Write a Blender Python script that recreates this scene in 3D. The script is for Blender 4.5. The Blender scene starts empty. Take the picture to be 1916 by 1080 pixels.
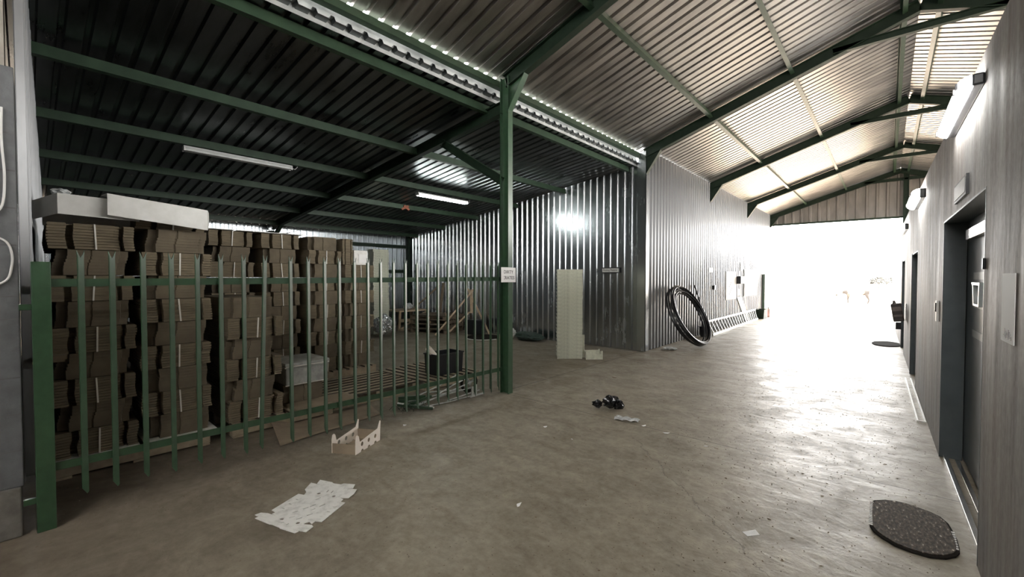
import bpy, math, random
from mathutils import Vector, Matrix
from mathutils.geometry import tessellate_polygon
PI = math.pi
C = bpy.context.scene.collection
S = bpy.context.scene
random.seed(7)

# ------------------------------------------------------------------ materials
def nd(nt, typ, **kw):
    n = nt.nodes.new(typ)
    for k, v in kw.items():
        if k in n.inputs.keys():
            n.inputs[k].default_value = v
        else:
            setattr(n, k, v)
    return n

def new_mat(name):
    m = bpy.data.materials.new(name)
    m.use_nodes = True
    nt = m.node_tree
    b = nt.nodes['Principled BSDF']
    return m, nt, b

def rgba(c):
    return (c[0], c[1], c[2], 1.0)

def surf(name, c1, c2=None, rough=0.6, metal=0.0, scale=8.0, stretch=(1, 1, 1), bump=0.0, bscale=None,
         rvar=0.0, detail=5.0, lo=0.35, hi=0.65, spec=0.5, subs=None):
    """two-tone noisy surface"""
    m, nt, b = new_mat(name)
    L = nt.links
    tc = nd(nt, 'ShaderNodeTexCoord')
    mp = nd(nt, 'ShaderNodeMapping', Scale=stretch)
    L.new(tc.outputs['Object'], mp.inputs['Vector'])
    nz = nd(nt, 'ShaderNodeTexNoise', Scale=scale, Detail=detail, Roughness=0.6)
    L.new(mp.outputs[0], nz.inputs['Vector'])
    if c2 is None:
        c2 = tuple(x * 0.75 for x in c1)
    rp = nd(nt, 'ShaderNodeValToRGB')
    rp.color_ramp.elements[0].position = lo
    rp.color_ramp.elements[1].position = hi
    rp.color_ramp.elements[0].color = rgba(c2)
    rp.color_ramp.elements[1].color = rgba(c1)
    L.new(nz.outputs['Fac'], rp.inputs['Fac'])
    L.new(rp.outputs['Color'], b.inputs['Base Color'])
    b.inputs['Metallic'].default_value = metal
    b.inputs['Roughness'].default_value = rough
    b.inputs['Specular IOR Level'].default_value = spec
    if rvar:
        mr = nd(nt, 'ShaderNodeMapRange')
        mr.inputs['From Min'].default_value = 0.3
        mr.inputs['From Max'].default_value = 0.7
        mr.inputs['To Min'].default_value = max(0.02, rough - rvar)
        mr.inputs['To Max'].default_value = rough + rvar
        L.new(nz.outputs['Fac'], mr.inputs['Value'])
        L.new(mr.outputs[0], b.inputs['Roughness'])
    if bump:
        n2 = nd(nt, 'ShaderNodeTexNoise', Scale=bscale or scale * 3, Detail=4.0)
        L.new(mp.outputs[0], n2.inputs['Vector'])
        bp = nd(nt, 'ShaderNodeBump', Strength=bump, Distance=0.01)
        L.new(n2.outputs['Fac'], bp.inputs['Height'])
        L.new(bp.outputs[0], b.inputs['Normal'])
    return m

def emit(name, col, st):
    m, nt, b = new_mat(name)
    b.inputs['Base Color'].default_value = rgba(col)
    b.inputs['Emission Color'].default_value = rgba(col)
    b.inputs['Emission Strength'].default_value = st
    return m

M = {}
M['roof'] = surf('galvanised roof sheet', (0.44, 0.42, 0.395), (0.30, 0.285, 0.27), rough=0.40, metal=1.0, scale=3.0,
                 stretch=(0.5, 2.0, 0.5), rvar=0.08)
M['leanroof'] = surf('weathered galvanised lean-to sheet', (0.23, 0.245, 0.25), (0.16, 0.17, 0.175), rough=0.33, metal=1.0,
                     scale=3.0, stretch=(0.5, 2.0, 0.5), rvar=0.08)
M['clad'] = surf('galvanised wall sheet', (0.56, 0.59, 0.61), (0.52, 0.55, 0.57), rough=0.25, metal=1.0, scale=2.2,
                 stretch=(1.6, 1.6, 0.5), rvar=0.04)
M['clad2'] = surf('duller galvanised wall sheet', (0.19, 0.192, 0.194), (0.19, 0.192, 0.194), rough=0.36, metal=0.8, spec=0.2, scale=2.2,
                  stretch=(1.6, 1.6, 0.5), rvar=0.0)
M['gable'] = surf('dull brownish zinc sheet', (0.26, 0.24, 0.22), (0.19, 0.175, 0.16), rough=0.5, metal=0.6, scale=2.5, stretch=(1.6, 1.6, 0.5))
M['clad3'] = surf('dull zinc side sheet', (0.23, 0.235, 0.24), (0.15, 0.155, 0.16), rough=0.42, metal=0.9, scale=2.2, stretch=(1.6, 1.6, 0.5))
M['flash'] = surf('bright galvanised flashing', (0.52, 0.54, 0.53), (0.36, 0.38, 0.37), rough=0.5, metal=0.6, scale=4.0, rvar=0.1)
M['green'] = surf('green enamel paint', (0.034, 0.084, 0.040), (0.024, 0.062, 0.029), rough=0.32, spec=0.8, scale=14.0, bump=0.05)
M['darkgreen'] = surf('dark green structural paint', (0.017, 0.032, 0.019), (0.011, 0.022, 0.013), rough=0.55, spec=0.25, scale=9.0, bump=0.05)
M['midgreen'] = surf('green purlin paint', (0.031, 0.060, 0.033), (0.020, 0.040, 0.022), rough=0.42, scale=7.0, bump=0.05)
M['card'] = surf('brown corrugated board', (0.225, 0.184, 0.120), (0.150, 0.123, 0.080), rough=0.85, scale=6.0,
                 stretch=(1, 1, 9), bump=0.15, bscale=26.0)
M['cardface'] = surf('brown kraft board face', (0.160, 0.130, 0.085), (0.12, 0.097, 0.064), rough=0.8, scale=7.0, bump=0.05)
M['kraft'] = surf('kraft sheet', (0.30, 0.235, 0.165), (0.22, 0.172, 0.12), rough=0.75, scale=5.0, bump=0.04)
M['strap'] = surf('white strap', (0.82, 0.80, 0.74), (0.72, 0.70, 0.64), rough=0.4)
M['whiteboard'] = surf('white coated board', (0.80, 0.80, 0.77), (0.66, 0.66, 0.62), rough=0.5, scale=5.0)
M['whitedirty'] = surf('scuffed white board', (0.84, 0.83, 0.79), (0.60, 0.59, 0.55), rough=0.6, scale=16.0, lo=0.30, hi=0.52)
M['pinkwhite'] = surf('cream printed board', (0.92, 0.85, 0.76), (0.86, 0.78, 0.68), rough=0.55, scale=8.0)
M['wood'] = surf('raw pallet timber', (0.40, 0.33, 0.235), (0.27, 0.22, 0.155), rough=0.8, scale=5.0, stretch=(2, 2, 2), bump=0.05, bscale=30)
M['shadededge'] = surf('board edge with shade painted in', (0.075, 0.060, 0.043), (0.05, 0.04, 0.03), rough=0.9)  # dark tone stands in for the shade between deck boards
M['oldwood'] = surf('weathered timber', (0.26, 0.20, 0.14), (0.15, 0.115, 0.08), rough=0.85, scale=6.0, bump=0.25, bscale=22)
M['palewood'] = surf('pale pine lath', (0.58, 0.44, 0.31), (0.44, 0.33, 0.22), rough=0.7, scale=6.0, bump=0.1)
M['blackplastic'] = surf('black moulded plastic', (0.012, 0.013, 0.016), (0.008, 0.009, 0.011), rough=0.35, scale=10)
M['blackbag'] = surf('black polythene', (0.010, 0.010, 0.011), (0.006, 0.006, 0.007), rough=0.22, scale=10)
M['hose'] = surf('black polyethylene pipe', (0.016, 0.017, 0.020), (0.010, 0.010, 0.012), rough=0.28, scale=10)
M['crate'] = surf('milky white plastic', (0.66, 0.67, 0.55), (0.48, 0.49, 0.40), rough=0.45, scale=14, lo=0.3, hi=0.6)
M['alu'] = surf('brushed aluminium', (0.80, 0.80, 0.78), (0.66, 0.66, 0.64), rough=0.35, metal=0.7, scale=10)
M['rod'] = surf('grey steel rod', (0.72, 0.73, 0.72), (0.46, 0.47, 0.46), rough=0.4, metal=0.5, scale=12)
M['paper'] = surf('white paper', (0.90, 0.90, 0.89), (0.86, 0.86, 0.85), rough=0.7, scale=4)
M['ink'] = surf('black ink', (0.02, 0.02, 0.02), (0.015, 0.015, 0.015), rough=0.6)
M['greyink'] = surf('grey ink', (0.30, 0.30, 0.31), (0.2, 0.2, 0.2), rough=0.6)
M['darkplate'] = surf('dark sign frame', (0.03, 0.032, 0.035), (0.02, 0.02, 0.022), rough=0.4)
M['block'] = surf('grey painted blockwork', (0.145, 0.15, 0.153), (0.11, 0.114, 0.117), rough=0.75, scale=12, bump=0.3, bscale=45)
M['plinth'] = surf('bare cement plinth', (0.20, 0.19, 0.165), (0.13, 0.12, 0.105), rough=0.85, scale=9, bump=0.3, bscale=40)
M['lintel'] = surf('raw cement lintel', (0.34, 0.31, 0.265), (0.22, 0.20, 0.17), rough=0.85, scale=7, bump=0.25, bscale=30)
M['darkwall'] = surf('unseen rear wall darkened to cut bounce', (0.05, 0.05, 0.05), (0.035, 0.035, 0.035), rough=0.8)  # out of view; kept dark so little light bounces from behind
M['mortar'] = surf('dark mortar line', (0.14, 0.14, 0.14), (0.10, 0.10, 0.10), rough=0.9)
M['door'] = surf('slate grey door skin', (0.065, 0.078, 0.085), (0.050, 0.060, 0.066), rough=0.38, scale=6)
M['reveal'] = surf('slate grey door reveal', (0.075, 0.090, 0.098), (0.058, 0.070, 0.076), rough=0.45, scale=5)
M['stripe'] = surf('pale grey door band', (0.32, 0.33, 0.33), (0.25, 0.26, 0.26), rough=0.4)
M['steel'] = surf('polished steel', (0.75, 0.76, 0.77), (0.6, 0.6, 0.6), rough=0.25, metal=1.0)
M['greyplastic'] = surf('grey shrink film', (0.46, 0.47, 0.45), (0.28, 0.285, 0.27), rough=0.3, scale=11, bump=0.3, bscale=18)
M['foil'] = surf('silver stretch film', (0.86, 0.88, 0.88), (0.42, 0.44, 0.45), rough=0.18, metal=0.75, scale=22, bump=0.8, bscale=14)
M['film'] = surf('clear crumpled film', (0.70, 0.72, 0.72), (0.45, 0.47, 0.47), rough=0.2, scale=18)
M['net'] = surf('green shade net', (0.055, 0.085, 0.070), (0.03, 0.05, 0.04), rough=0.9, scale=40, bump=0.5, bscale=60)
M['brownplastic'] = surf('dark brown plastic', (0.055, 0.042, 0.038), (0.04, 0.030, 0.028), rough=0.4, scale=8)
M['brownlabel'] = surf('worn brown label', (0.22, 0.18, 0.165), (0.15, 0.125, 0.115), rough=0.5, scale=14)
M['rubber'] = surf('dark rubber', (0.030, 0.026, 0.023), (0.020, 0.018, 0.015), rough=0.95, spec=0.05)
M['red'] = surf('red plastic', (0.45, 0.03, 0.025), (0.35, 0.02, 0.02), rough=0.4)
M['switch'] = surf('white switch plastic', (0.75, 0.74, 0.72), (0.65, 0.64, 0.62), rough=0.4)
M['rust'] = surf('rusty clip', (0.40, 0.12, 0.07), (0.25, 0.08, 0.05), rough=0.8)
M['jug'] = surf('clear frosted plastic', (0.70, 0.74, 0.75), (0.55, 0.60, 0.62), rough=0.2)
M['tubeoff'] = surf('unlit white lamp enamel', (0.74, 0.76, 0.74), (0.64, 0.66, 0.64), rough=0.35)
M['tubelit'] = emit('lit fluorescent tube', (0.94, 1.0, 0.95), 60.0)
M['bulk'] = emit('lit lamp diffuser', (1.0, 0.99, 0.96), 38.0)
M['ground'] = surf('pale sandy yard', (0.66, 0.54, 0.42), (0.52, 0.42, 0.32), rough=0.9, scale=0.7, bump=0.1)
M['yardmark'] = surf('rutted brown earth', (0.06, 0.048, 0.036), (0.045, 0.035, 0.026), rough=0.95, scale=2.0)
M['leaf'] = surf('dusty foliage', (0.050, 0.050, 0.045), (0.04, 0.04, 0.036), rough=0.8, scale=6)
M['yellow'] = surf('pale yellow paint', (0.66, 0.60, 0.36), (0.55, 0.5, 0.3), rough=0.5)

# patchy animal coat: brown head, shoulder and rump, pale middle (coat pattern belongs to the animal)
def coat():
    m, nt, b = new_mat('brown and tan coat')
    L = nt.links
    tc = nd(nt, 'ShaderNodeTexCoord')
    nz = nd(nt, 'ShaderNodeTexNoise', Scale=4.0, Detail=3.0)
    L.new(tc.outputs['Object'], nz.inputs['Vector'])
    sx = nd(nt, 'ShaderNodeSeparateXYZ'); L.new(tc.outputs['Object'], sx.inputs[0])
    ma = nd(nt, 'ShaderNodeMath', operation='MULTIPLY_ADD'); L.new(nz.outputs['Fac'], ma.inputs[0]); ma.inputs[1].default_value = 0.35; L.new(sx.outputs[0], ma.inputs[2])
    mr = nd(nt, 'ShaderNodeMapRange'); L.new(ma.outputs[0], mr.inputs['Value'])
    mr.inputs['From Min'].default_value = -0.9; mr.inputs['From Max'].default_value = 0.95
    rp = nd(nt, 'ShaderNodeValToRGB')
    e = rp.color_ramp.elements
    dk, pl_ = (0.017, 0.013, 0.010, 1), (0.16, 0.125, 0.095, 1)
    e[0].position = 0.13; e[0].color = dk
    e[1].position = 0.17; e[1].color = (0.5, 0.45, 0.4, 1)
    for p_, c_ in ((0.24, dk), (0.40, dk), (0.47, pl_), (0.76, pl_), (0.82, dk)):
        x_ = e.new(p_); x_.color = c_
    L.new(mr.outputs[0], rp.inputs['Fac'])
    L.new(rp.outputs['Color'], b.inputs['Base Color'])
    b.inputs['Roughness'].default_value = 0.8
    return m
M['coat'] = coat()
M['darkcoat'] = surf('dark brown coat', (0.024, 0.018, 0.015), (0.018, 0.013, 0.01), rough=0.8)

def floor_mat():
    m, nt, b = new_mat('dusty concrete floor')
    L = nt.links
    tc = nd(nt, 'ShaderNodeTexCoord')
    co = tc.outputs['Object']
    def math_(op, a, bb=None, c=None):
        n = nd(nt, 'ShaderNodeMath', operation=op)
        for i, x in enumerate((a, bb, c)):
            if x is None: continue
            if isinstance(x, (int, float)): n.inputs[i].default_value = x
            else: L.new(x, n.inputs[i])
        return n.outputs[0]
    def noise(scale, detail=6.0, stretch=(1, 1, 1), rough=0.6, dist=0.0):
        mp = nd(nt, 'ShaderNodeMapping', Scale=stretch)
        L.new(co, mp.inputs['Vector'])
        n = nd(nt, 'ShaderNodeTexNoise', Scale=scale, Detail=detail, Roughness=rough, Distortion=dist)
        L.new(mp.outputs[0], n.inputs['Vector'])
        return n.outputs['Fac']
    def ramp(f, p0, p1, c0=(0, 0, 0), c1=(1, 1, 1)):
        r = nd(nt, 'ShaderNodeValToRGB')
        e = r.color_ramp.elements
        e[0].position = p0; e[1].position = p1
        e[0].color = rgba(c0); e[1].color = rgba(c1)
        L.new(f, r.inputs['Fac'])
        return r.outputs['Color']
    def mix(f, a, bb, typ='MIX'):
        n = nd(nt, 'ShaderNodeMix', data_type='RGBA', blend_type=typ)
        if isinstance(f, (int, float)): n.inputs[0].default_value = f
        else: L.new(f, n.inputs[0])
        for i, x in ((6, a), (7, bb)):
            if isinstance(x, tuple): n.inputs[i].default_value = rgba(x)
            else: L.new(x, n.inputs[i])
        return n.outputs[2]
    big = noise(0.55, 5, dist=0.4)
    mid = noise(2.3, 8, rough=0.65, dist=0.6)
    fine = noise(16, 6, rough=0.7)
    swirl = noise(3.2, 6, stretch=(0.85, 1.5, 1), rough=0.65, dist=1.0)
    base = ramp(big, 0.35, 0.65, (0.245, 0.208, 0.145), (0.350, 0.306, 0.228))
    col = mix(0.55, base, ramp(mid, 0.32, 0.68, (0.130, 0.104, 0.072), (0.43, 0.382, 0.295)))
    col = mix(0.30, col, ramp(swirl, 0.36, 0.64, (0.130, 0.104, 0.072), (0.46, 0.412, 0.33)))
    col = mix(0.33, col, ramp(fine, 0.30, 0.70, (0.10, 0.083, 0.058), (0.50, 0.455, 0.36)))
    # dirt specks
    sp = ramp(noise(38, 3, rough=0.55), 0.30, 0.34, (1, 1, 1), (0, 0, 0))
    col = mix(math_('MULTIPLY', sp, 0.55), col, (0.085, 0.065, 0.048))
    # darker brown floor: storage bay side, and growing towards the near left
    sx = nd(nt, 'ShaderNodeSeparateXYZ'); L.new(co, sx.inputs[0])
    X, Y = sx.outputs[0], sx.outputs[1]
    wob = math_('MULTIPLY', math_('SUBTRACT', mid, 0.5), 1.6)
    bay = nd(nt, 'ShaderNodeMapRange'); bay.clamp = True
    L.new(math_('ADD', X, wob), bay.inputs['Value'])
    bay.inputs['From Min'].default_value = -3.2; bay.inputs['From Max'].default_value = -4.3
    nearleft = nd(nt, 'ShaderNodeMapRange'); nearleft.clamp = True
    L.new(math_('ADD', math_('ADD', math_('MULTIPLY', X, 0.75), Y), wob), nearleft.inputs['Value'])
    nearleft.inputs['From Min'].default_value = 0.3; nearleft.inputs['From Max'].default_value = -3.0
    umber = math_('MAXIMUM', math_('MULTIPLY', bay.outputs[0], 0.42), math_('MULTIPLY', nearleft.outputs[0], 0.85))
    col = mix(umber, col, mix(mid, (0.075, 0.056, 0.038), (0.165, 0.13, 0.092)))
    # sawn joints
    j = math_('LESS_THAN', math_('ABSOLUTE', math_('SUBTRACT', Y, 4.26)), 0.0055)
    j = math_('MULTIPLY', j, math_('GREATER_THAN', X, -3.95))
    j2 = math_('LESS_THAN', math_('ABSOLUTE', math_('ADD', X, 3.95)), 0.008)
    j2 = math_('MULTIPLY', j2, math_('GREATER_THAN', Y, 4.2))
    j3 = math_('MULTIPLY', math_('LESS_THAN', math_('ABSOLUTE', math_('SUBTRACT', Y, 12.9)), 0.006), math_('GREATER_THAN', X, -3.95))
    # meandering crack across the near slab
    cr = math_('ADD', math_('MULTIPLY', X, 0.70), math_('MULTIPLY', Y, 0.714))
    cr = math_('SUBTRACT', cr, 1.475)
    cr = math_('ADD', cr, math_('MULTIPLY', math_('SUBTRACT', noise(2.6, 8, rough=0.7), 0.5), 0.30))
    crk = math_('LESS_THAN', math_('ABSOLUTE', cr), 0.0045)
    crk = math_('MULTIPLY', crk, math_('LESS_THAN', Y, 3.9))
    crk = math_('MULTIPLY', crk, math_('GREATER_THAN', Y, 2.0))
    jj = math_('MAXIMUM', math_('MAXIMUM', j, j2), j3)
    col = mix(math_('MULTIPLY', jj, 0.8), col, (0.05, 0.042, 0.034))
    col = mix(math_('MULTIPLY', crk, 0.55), col, (0.08, 0.065, 0.05))
    L.new(col, b.inputs['Base Color'])
    rr = nd(nt, 'ShaderNodeMapRange')
    L.new(math_('ADD', math_('MULTIPLY', mid, 0.6), math_('MULTIPLY', swirl, 0.4)), rr.inputs['Value'])
    rr.inputs['From Min'].default_value = 0.32; rr.inputs['From Max'].default_value = 0.68
    rr.inputs['To Min'].default_value = 0.62; rr.inputs['To Max'].default_value = 0.30
    L.new(math_('ADD', rr.outputs[0], math_('MULTIPLY', umber, 0.5)), b.inputs['Roughness'])
    hgt = math_('ADD', math_('MULTIPLY', mid, 0.5), math_('ADD', math_('MULTIPLY', fine, 0.16), math_('MULTIPLY', swirl, 0.35)))
    hgt = math_('SUBTRACT', hgt, math_('MULTIPLY', math_('MAXIMUM', jj, crk), 0.5))
    bp = nd(nt, 'ShaderNodeBump', Strength=0.55, Distance=0.02)
    L.new(hgt, bp.inputs['Height'])
    L.new(bp.outputs[0], b.inputs['Normal'])
    return m
M['floor'] = floor_mat()

def plaster():
    m, nt, b = new_mat('streaked grey plaster')
    L = nt.links
    tc = nd(nt, 'ShaderNodeTexCoord')
    def noise(scale, stretch, detail=6):
        mp = nd(nt, 'ShaderNodeMapping', Scale=stretch)
        L.new(tc.outputs['Object'], mp.inputs['Vector'])
        n = nd(nt, 'ShaderNodeTexNoise', Scale=scale, Detail=detail, Roughness=0.65)
        L.new(mp.outputs[0], n.inputs['Vector'])
        return n.outputs['Fac']
    def ramp(f, p0, p1, c0, c1):
        r = nd(nt, 'ShaderNodeValToRGB')
        e = r.color_ramp.elements
        e[0].position = p0; e[1].position = p1; e[0].color = rgba(c0); e[1].color = rgba(c1)
        L.new(f, r.inputs['Fac']); return r.outputs['Color']
    streak = noise(9.0, (1, 1, 0.10))
    mott = noise(30.0, (1, 1, 0.7))
    patch = noise(1.1, (1, 1, 0.6))
    a = ramp(streak, 0.34, 0.66, (0.10, 0.09, 0.082), (0.40, 0.385, 0.37))
    c = ramp(patch, 0.38, 0.64, (0.33, 0.245, 0.19), (0.265, 0.268, 0.273))
    mx = nd(nt, 'ShaderNodeMix', data_type='RGBA'); mx.inputs[0].default_value = 0.45
    L.new(a, mx.inputs[6]); L.new(c, mx.inputs[7])
    mo = ramp(mott, 0.35, 0.65, (0.11, 0.106, 0.10), (0.34, 0.33, 0.32))
    m2 = nd(nt, 'ShaderNodeMix', data_type='RGBA'); m2.inputs[0].default_value = 0.30
    L.new(mx.outputs[2], m2.inputs[6]); L.new(mo, m2.inputs[7])
    L.new(m2.outputs[2], b.inputs['Base Color'])
    mr = nd(nt, 'ShaderNodeMapRange')
    L.new(streak, mr.inputs['Value'])
    mr.inputs['From Min'].default_value = 0.3; mr.inputs['From Max'].default_value = 0.7
    mr.inputs['To Min'].default_value = 0.80; mr.inputs['To Max'].default_value = 0.55
    L.new(mr.outputs[0], b.inputs['Roughness'])
    bp = nd(nt, 'ShaderNodeBump', Strength=0.14, Distance=0.01)
    L.new(mott, bp.inputs['Height']); L.new(bp.outputs[0], b.inputs['Normal'])
    return m
M['plaster'] = plaster()

def weave():
    m, nt, b = new_mat('woven brown matting')
    L = nt.links
    tc = nd(nt, 'ShaderNodeTexCoord')
    mp = nd(nt, 'ShaderNodeMapping', Scale=(70, 26, 1), Rotation=(0, 0, 0.5))
    L.new(tc.outputs['Object'], mp.inputs['Vector'])
    nz = nd(nt, 'ShaderNodeTexNoise', Scale=1.0, Detail=3.0)
    L.new(mp.outputs[0], nz.inputs['Vector'])
    rp = nd(nt, 'ShaderNodeValToRGB')
    e = rp.color_ramp.elements
    e[0].position = 0.40; e[0].color = (0.035, 0.026, 0.018, 1)
    e[1].position = 0.64; e[1].color = (0.115, 0.088, 0.062, 1)
    e2 = e.new(0.72); e2.color = (0.62, 0.56, 0.48, 1)
    L.new(nz.outputs['Fac'], rp.inputs['Fac'])
    L.new(rp.outputs['Color'], b.inputs['Base Color'])
    b.inputs['Roughness'].default_value = 0.8
    bp = nd(nt, 'ShaderNodeBump', Strength=0.6, Distance=0.006)
    L.new(nz.outputs['Fac'], bp.inputs['Height']); L.new(bp.outputs[0], b.inputs['Normal'])
    return m
M['mat'] = weave()

# ------------------------------------------------------------------ mesh builder
LOC = {}
class MB:
    def __init__(s):
        s.v = []; s.f = []; s.sm = []
    def add(s, vs, fs, smooth=False, mtx=None):
        o = len(s.v)
        for p in vs:
            p = Vector(p)
            s.v.append(mtx @ p if mtx else p)
        for f in fs:
            s.f.append(tuple(i + o for i in f)); s.sm.append(smooth)
        return s
    def box(s, a, b, mtx=None):
        x0, x1 = sorted((a[0], b[0])); y0, y1 = sorted((a[1], b[1])); z0, z1 = sorted((a[2], b[2]))
        vs = [(x0, y0, z0), (x1, y0, z0), (x1, y1, z0), (x0, y1, z0), (x0, y0, z1), (x1, y0, z1), (x1, y1, z1), (x0, y1, z1)]
        fs = [(0, 3, 2, 1), (4, 5, 6, 7), (0, 1, 5, 4), (1, 2, 6, 5), (2, 3, 7, 6), (3, 0, 4, 7)]
        return s.add(vs, fs, False, mtx)
    def beam(s, p, q, w, h, up=(0, 0, 1)):
        """rectangular bar from p to q, w across, h along up"""
        p = Vector(p); q = Vector(q); d = (q - p).normalized()
        side = d.cross(Vector(up)); side.normalize(); u = side.cross(d)
        vs = []
        for c in (p, q):
            for a, b in ((-1, -1), (1, -1), (1, 1), (-1, 1)):
                vs.append(c + side * (a * w / 2) + u * (b * h / 2))
        return s.add(vs, [(0, 1, 2, 3), (7, 6, 5, 4), (0, 4, 5, 1), (1, 5, 6, 2), (2, 6, 7, 3), (3, 7, 4, 0)])
    def ibeam(s, p, q, w, h, up=(0, 0, 1), tf=0.012, tw=0.008):
        p = Vector(p); q = Vector(q); d = (q - p).normalized()
        side = d.cross(Vector(up)).normalized(); u = side.cross(d)
        k = h / 2 - tf / 2
        s.beam(p + u * k, q + u * k, w, tf, up); s.beam(p - u * k, q - u * k, w, tf, up)
        s.beam(p, q, tw, h - 2 * tf, up)
        return s
    def cee(s, p, q, w, h, up=(0, 0, 1), t=0.006):
        """lipped channel, web on the +side"""
        p = Vector(p); q = Vector(q); d = (q - p).normalized()
        side = d.cross(Vector(up)).normalized(); u = side.cross(d)
        s.beam(p + side * (w / 2), q + side * (w / 2), t, h, up)
        for k in (1, -1):
            s.beam(p + u * (k * (h / 2 - t / 2)), q + u * (k * (h / 2 - t / 2)), w, t, up)
            s.beam(p - side * (w / 2) + u * (k * (h / 2 - 0.010)), q - side * (w / 2) + u * (k * (h / 2 - 0.010)), t, 0.02, up)
        return s
    def tube(s, pts, r, n=10, closed=False, caps=True, smooth=True):
        pts = [Vector(p) for p in pts]; m = len(pts)
        rs = r if isinstance(r, (list, tuple)) else [r] * m
        rings = []; prev = None
        for i, p in enumerate(pts):
            a = pts[i - 1] if (i or closed) else p
            b = pts[(i + 1) % m] if (i < m - 1 or closed) else p
            t = (b - a)
            if t.length < 1e-9: t = Vector((0, 0, 1))
            t.normalize()
            if prev is None:
                ref = Vector((0, 0, 1)) if abs(t.z) < 0.9 else Vector((1, 0, 0))
                u = t.cross(ref).normalized()
            else:
                u = (prev - t * prev.dot(t)).normalized()
            prev = u; w = t.cross(u)
            rings.append([p + (u * math.cos(2 * PI * k / n) + w * math.sin(2 * PI * k / n)) * rs[i] for k in range(n)])
        vs = [v for ring in rings for v in ring]; fs = []
        for i in range(m if closed else m - 1):
            j = (i + 1) % m
            for k in range(n):
                fs.append((i * n + k, i * n + (k + 1) % n, j * n + (k + 1) % n, j * n + k))
        s.add(vs, fs, smooth)
        if caps and not closed:
            s.add(rings[0], [tuple(range(n - 1, -1, -1))]); s.add(rings[-1], [tuple(range(n))])
        return s
    def prism(s, poly, lo, hi, axes=(0, 1, 2), holes=(), mtx=None):
        """extrude a 2D polygon (with holes) along the third axis"""
        loops = [list(poly)] + [list(h) for h in holes]
        def P(a, c):
            v = [0, 0, 0]; v[axes[0]] = a[0]; v[axes[1]] = a[1]; v[axes[2]] = c; return tuple(v)
        flat = [p for l in loops for p in l]
        tris = tessellate_polygon([[Vector((p[0], p[1], 0)) for p in l] for l in loops])
        n = len(flat)
        vs = [P(p, lo) for p in flat] + [P(p, hi) for p in flat]
        fs = []
        for t in tris:
            fs.append(tuple(t)); fs.append(tuple(i + n for i in reversed(t)))
        o = 0
        for l in loops:
            k = len(l)
            for i in range(k):
                a = o + i; b = o + (i + 1) % k
                fs.append((a, b, b + n, a + n))
            o += k
        return s.add(vs, fs, False, mtx)
    def sheet(s, O, A, B, N, prof):
        """profiled sheet: prof = [(s,h)], along A, ribs run along B, height along N"""
        O = Vector(O); A = Vector(A); B = Vector(B); N = Vector(N)
        vs = []
        for a, h in prof:
            p = O + A * a + N * h
            vs += [p, p + B]
        fs = [(2 * i, 2 * i + 1, 2 * i + 3, 2 * i + 2) for i in range(len(prof) - 1)]
        return s.add(vs, fs)
    def build(s, name, mat, parent=None, loc=None, bevel=0, solid=0, local=False, rot=None):
        """loc None & no parent: recentre at bbox base. parent: vertices are world unless local"""
        if parent is not None:
            off = Vector((0, 0, 0)) if local else LOC[parent.name]
        elif loc is not None:
            off = Vector(loc) if not local else Vector((0, 0, 0))
        else:
            xs = [v.x for v in s.v]; ys = [v.y for v in s.v]; zs = [v.z for v in s.v]
            off = Vector(((min(xs) + max(xs)) / 2, (min(ys) + max(ys)) / 2, min(zs)))
        me = bpy.data.meshes.new(name)
        me.from_pydata([v - off for v in s.v], [], s.f)
        me.polygons.foreach_set('use_smooth', s.sm)
        me.validate()
        import bmesh
        bm = bmesh.new(); bm.from_mesh(me)
        bmesh.ops.recalc_face_normals(bm, faces=bm.faces)
        bm.to_mesh(me); bm.free()
        me.materials.append(M[mat] if isinstance(mat, str) else mat)
        o = bpy.data.objects.new(name, me)
        C.objects.link(o)
        if parent is not None:
            o.parent = parent
            LOC[o.name] = LOC[parent.name] + (Vector((0, 0, 0)))
        else:
            o.location = off if not local else (Vector(loc) if loc is not None else Vector((0, 0, 0)))
            LOC[o.name] = o.location.copy()
        if rot: o.rotation_euler = rot
        if bevel:
            mod = o.modifiers.new('bevel', 'BEVEL'); mod.width = bevel; mod.segments = 2; mod.limit_method = 'ANGLE'
        if solid:
            mod = o.modifiers.new('gauge', 'SOLIDIFY'); mod.thickness = solid; mod.offset = 0
        return o

def tag(o, label=None, cat=None, group=None, kind=None):
    if label: o['label'] = label
    if cat: o['category'] = cat
    if group: o['group'] = group
    if kind: o['kind'] = kind
    return o

def empty(name, loc, rz=0.0):
    o = bpy.data.objects.new(name, None)
    o.empty_display_size = 0.1
    C.objects.link(o); o.location = loc; o.rotation_euler = (0, 0, rz)
    LOC[o.name] = Vector(loc)
    return o

def copy_tree(o, parent=None):
    c = o.copy(); C.objects.link(c)
    if parent is not None: c.parent = parent
    for ch in list(o.children):
        copy_tree(ch, c)
    return c

ORD = ['lowest', 'second', 'third', 'fourth', 'fifth', 'sixth', 'seventh', 'eighth', 'ninth', 'tenth', 'eleventh', 'twelfth',
       'thirteenth', 'fourteenth', 'fifteenth', 'sixteenth', 'seventeenth', 'eighteenth', 'nineteenth', 'twentieth',
       'twenty-first', 'twenty-second', 'twenty-third', 'twenty-fourth', 'twenty-fifth', 'twenty-sixth', 'twenty-seventh',
       'twenty-eighth', 'twenty-ninth', 'thirtieth', 'thirty-first', 'thirty-second', 'thirty-third', 'thirty-fourth']
def ordn(i):
    return 'lowest' if i == 0 else ORD[i] + ' from the bottom'

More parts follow.
